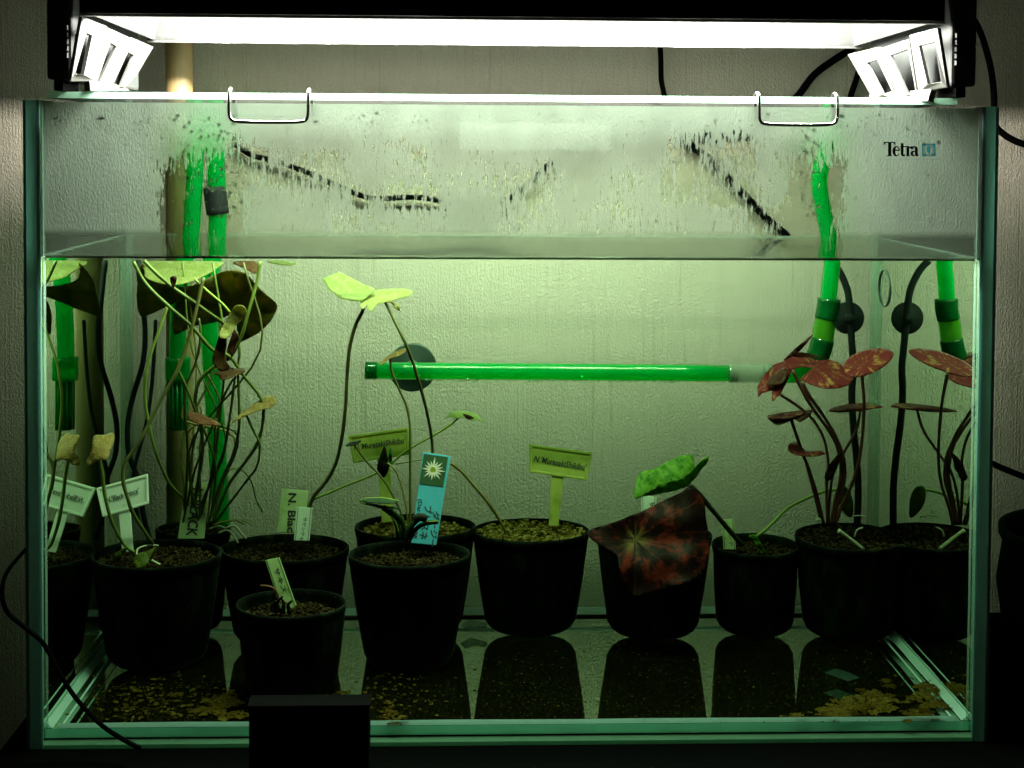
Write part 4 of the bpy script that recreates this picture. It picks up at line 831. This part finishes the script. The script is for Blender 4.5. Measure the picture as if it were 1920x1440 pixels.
# ------------------------------------------------------------------ plant markers
LEAN = 0.00016                          # label tops lean back (metres of depth per photograph pixel)
def lean(Y0, yref, d=0.0): return lambda py: Y0+LEAN*(yref-py)+d
def plate_marker(quad, stemq, Y, mat, text, tl, hpx, label, rim=5.0, bold=.01, shear=.25, group='printed T-shaped plant markers'):
    e = thing('plant_marker', P((stemq[2][0]+stemq[3][0])/2, stemq[3][1], Y), label, 'plant marker', group)
    y_ = stemq[2][1]
    slab('plate', quad, lean(Y, y_), .0016, MAT[mat], e, .0004)
    c = Vector((sum(q[0] for q in quad)/4, sum(q[1] for q in quad)/4))
    for k in range(4):
        a, b = quad[k], quad[(k+1) % 4]
        def inn(p):
            p = Vector(p); w_ = Vector(quad[1])-Vector(quad[0]); h_ = Vector(quad[3])-Vector(quad[0])
            d = c-p; return p+w_.normalized()*(rim if d.dot(w_) > 0 else -rim)+h_.normalized()*(rim if d.dot(h_) > 0 else -rim)
        ia, ib = inn(a), inn(b)
        slab('rim_bar', [a, b, (ib.x, ib.y), (ia.x, ia.y)], lean(Y, y_, -.0012), .0014, MAT[mat], e, .0004)
    slab('stake', stemq, lean(Y, y_, .0002), .0013, MAT[mat], e, .0003)
    lettering(text, tl[0], tl[1], hpx, lean(Y, y_, -.0002), e, None, bold, shear)
    return e
plate_marker([(180, 915), (277, 888), (279, 944), (192, 969)], [(222, 958), (244, 951), (250, 1032), (229, 1036)], .112, 'lb_white', "N.'Black Prince'", ((201, 943), (263, 924)), 11, 'white T-shaped marker with neat black print in the left front pot', rim=4.5, bold=.022)
plate_marker([(652, 817), (766, 801), (768, 852), (662, 868)], [(708, 861), (731, 858), (738, 978), (716, 980)], .196, 'lb_yellow', "N.'MurasakiShikibu'", ((664, 844), (762, 830)), 11, 'yellowed T-shaped marker tilted up right behind the thin stems', bold=.022)
plate_marker([(992, 832), (1111, 848), (1101, 901), (992, 885)], [(1034, 890), (1057, 893), (1047, 986), (1029, 986)], .184, 'lb_yellow', "N.'MurasakiShikibu'", ((1000, 865), (1099, 882)), 12, 'bright yellow-green T-shaped marker with nothing in front, standing in pumice', rim=5.0, bold=.022)
def stake(quad, Y, mat, label, texts=(), group='flat plant stakes', th=.0012, border=False):
    e = thing('plant_stake', P((quad[2][0]+quad[3][0])/2, quad[2][1], Y), label, 'plant stake', group)
    y_ = quad[2][1]
    slab('plate', quad, lean(Y, y_), th, MAT[mat], e, .0003)
    for (body, p0, p1, h, b) in texts: lettering(body, p0, p1, h, lean(Y, y_), e, None, b, 0.0, lift=.0004)
    if border:
        q = [Vector(p) for p in quad]; i0, i1, i2, i3 = q[0].lerp(q[1], .1), q[0].lerp(q[1], .9), q[3].lerp(q[2], .9), q[3].lerp(q[2], .1)
        for a, b in ((i0, i3), (i1, i2)):
            d = Vector((.45, 0)); slab('groove', [tuple(a-d), tuple(a+d), tuple(b+d), tuple(b-d)], lean(Y, y_, -.0003), .0002, MAT['ink'], e)
    return e
stake([(349, 902), (391, 904), (383, 1010), (333, 1010)], .168, 'lb_cream', 'cream stake with thick handwriting half hidden by the left stems', [("N.BLACK", (361, 914), (349, 1004), 20, .02)])
stake([(528, 916), (578, 920), (570, 998), (519, 998)], .170, 'lb_cream', 'wide cream stake with thick handwriting, stained green, behind a narrower white one', [("N. Blac", (541, 924), (538, 998), 15, .025)])
stake([(556, 950), (586, 952), (580, 1014), (551, 1013)], .155, 'lb_white', 'narrow white bordered stake with small handwriting, second pot from the left front', [("ササンテャ", (569, 969), (562, 1013), 7, .01)], border=True)
bs = stake([(793, 847), (845, 855), (818, 1022), (771, 1018)], .128, 'lb_blue', 'bright blue stake printed with a white star-shaped flower', [("(Darc", (782, 935), (779, 966), 10, .02), ("ene", (776, 990), (774, 1008), 8, .02), ("ダージー", (811, 957), (803, 1024), 15, .02), ("ブレスネ", (796, 947), (786, 1010), 16, .02)])
ph = slab('flower_picture', [(795, 851), (840, 857), (831, 913), (786, 907)], lean(.128, 1022, -.0006), .0003, MAT['photo_green'], bs)
petals = []; cx_, cy_ = 812, 881
V, F = [], []
for k in range(16):
    a = 2*math.pi*k/16+.15; L = random.uniform(19, 25) * (0.8 if k % 2 else 1); wd = 1.7
    d = Vector((math.cos(a), math.sin(a))); n = Vector((-d.y, d.x)); c = Vector((cx_, cy_))
    pts = [c+n*1.2, c+d*L*.6+n*wd, c+d*L, c+d*L*.6-n*wd, c-n*1.2]; b = len(V)
    pts = [p for p in pts]
    V += [P(p.x, p.y, lean(.128, 1022, -.0010)(p.y)-.00002*k) for p in pts]; F.append(tuple(range(b, b+5)))
mk('flower_print', V, F, MAT['petal'], ph)
V = [P(cx_+5.5*math.cos(a*math.pi/8), cy_+5.5*math.sin(a*math.pi/8), lean(.128, 1022, -.0018)(cy_)) for a in range(16)]; mk('flower_centre', V, [tuple(range(16))], MAT['photo_yellow'], ph)
stake([(1202, 928), (1231, 931), (1229, 985), (1204, 985)], .178, 'lb_white', 'short white stake peeping out between the green leaf and the dark red leaf', [("サ", (1219, 939), (1216, 949), 9, .02)], border=True)
stake([(1353, 975), (1376, 972), (1380, 1030), (1357, 1030)], .184, 'lb_cream', 'short cream stake in the narrow pot behind a dark stem', [("サンテ", (1366, 990), (1367, 1024), 7, .01)], border=True)
stake([(497, 1050), (524, 1045), (556, 1135), (530, 1152)], .066, 'lb_dirty', 'slanting stake grown over with green algae in the forward pot', [("サキス", (513, 1066), (530, 1112), 10, .01)], border=True)
# ------------------------------------------------------------------ debris on the bottom glass
V, F, tone = [], [], []
def flake(px, py, w_, h_, n=13, tn=None):
    c = PZ(px, py, Z0+.0006+random.uniform(0, .0006)); b = len(V); tn = random.random() if tn is None else tn
    for k in range(n):
        a = 2*math.pi*k/n; r = random.uniform(.45, 1.2); V.append(c+Vector((math.cos(a)*w_*r, math.sin(a)*h_*r, random.uniform(0, .0006)))); tone.append(tn)
    for k in range(n): V.append(V[b+k]-Vector((0, 0, .0003))); tone.append(tn)
    F.append(tuple(range(b, b+n))); F.append(tuple(range(b+n, b+2*n))[::-1])
    for k in range(n): F.append((b+k, b+n+k, b+n+(k+1) % n, b+(k+1) % n))
def cluster(px, py, sx, sy, n, s0, s1):
    for i in range(n): flake(random.gauss(px, sx), min(1356, random.gauss(py, sy)), random.uniform(s0, s1), random.uniform(s0, s1)*1.1)
cluster(1575, 1330, 18, 8, 34, .002, .0055); cluster(1640, 1312, 18, 9, 36, .002, .0055); cluster(1500, 1340, 14, 2, 8, .0014, .0030)
cluster(1745, 1300, 16, 16, 36, .002, .0050); cluster(1725, 1338, 18, 5, 18, .002, .0045); cluster(1690, 1280, 16, 8, 6, .0008, .002)
cluster(420, 1318, 24, 14, 36, .0018, .005); cluster(300, 1305, 70, 20, 150, .0006, .0024); cluster(240, 1330, 30, 10, 40, .0006, .002); cluster(735, 1335, 18, 10, 26, .001, .0034); cluster(745, 1300, 50, 22, 80, .0005, .0019); cluster(770, 1268, 40, 4, 10, .0008, .002)
def patch_of_leaf(px, py, w_, h_):
    c = PZ(px, py, Z0+.0016+random.uniform(0, .0008)); b = len(V); n = 44; sd = random.uniform(0, 90); tn = random.uniform(.35, .8)
    V.append(c+Vector((0, 0, .0006))); tone.append(tn)
    for k in range(n):
        a = 2*math.pi*k/n; rr = .78+.35*mnoise.noise(Vector((math.cos(a)*1.2+sd, math.sin(a)*1.2, 0)))+.24*mnoise.noise(Vector((math.cos(a)*6+sd, math.sin(a)*6, 5)))+random.uniform(-.13, .13)
        V.append(c+Vector((math.cos(a)*w_*rr, math.sin(a)*h_*rr, .0012*mnoise.noise(Vector((a*2, sd, 1)))-.0008))); tone.append(max(0, min(1, tn+random.uniform(-.3, .2))))
    for k in range(n): F.append((b, b+1+k, b+1+(k+1) % n))
for q in ((1565, 1333, .014, .011), (1592, 1318, .010, .010), (1638, 1302, .012, .010), (1655, 1322, .012, .012), (1618, 1322, .008, .008), (1742, 1288, .011, .013), (1752, 1318, .012, .010), (1720, 1340, .011, .006), (1500, 1344, .010, .004), (420, 1312, .013, .013), (440, 1338, .012, .008), (392, 1328, .009, .007), (735, 1336, .007, .006), (745, 1353, .008, .003), (640, 1296, .008, .004), (330, 1300, .007, .005), (1668, 1284, .006, .004)): patch_of_leaf(*q)
for i in range(420): flake(random.uniform(900, 1700), random.uniform(1220, 1355), random.uniform(.0003, .0008), random.uniform(.0003, .0008), 5)
for i in range(260): flake(random.uniform(170, 450), random.uniform(1280, 1352), random.uniform(.0003, .0009), random.uniform(.0003, .0009), 5)
db = mk('leaf_debris', V, F, MAT['debris']); db['kind'] = 'stuff'
at = db.data.attributes.new('tone', 'FLOAT', 'POINT'); at.data.foreach_set('value', tone)
def film(px, label):
    q = [PZ(x, y, Z0+.0009) for x, y in px]; n = len(q)
    o = mk('film_scrap', q+[v+Vector((0, 0, .0006)) for v in q], [tuple(range(n))[::-1], tuple(range(n, 2*n))]+[(k, (k+1) % n, (k+1) % n+n, k+n) for k in range(n)], MAT['film'])
    tag(o, label, 'scrap')
film([(1546, 1262), (1568, 1255), (1596, 1264), (1612, 1272), (1596, 1276), (1590, 1278)][::-1], 'pale ragged scrap lying on the bottom glass at the right')
film([(864, 1172), (882, 1162), (914, 1170), (912, 1178), (890, 1176), (872, 1181)][::-1], 'pale film scrap on the bottom glass left of the pumice pot')
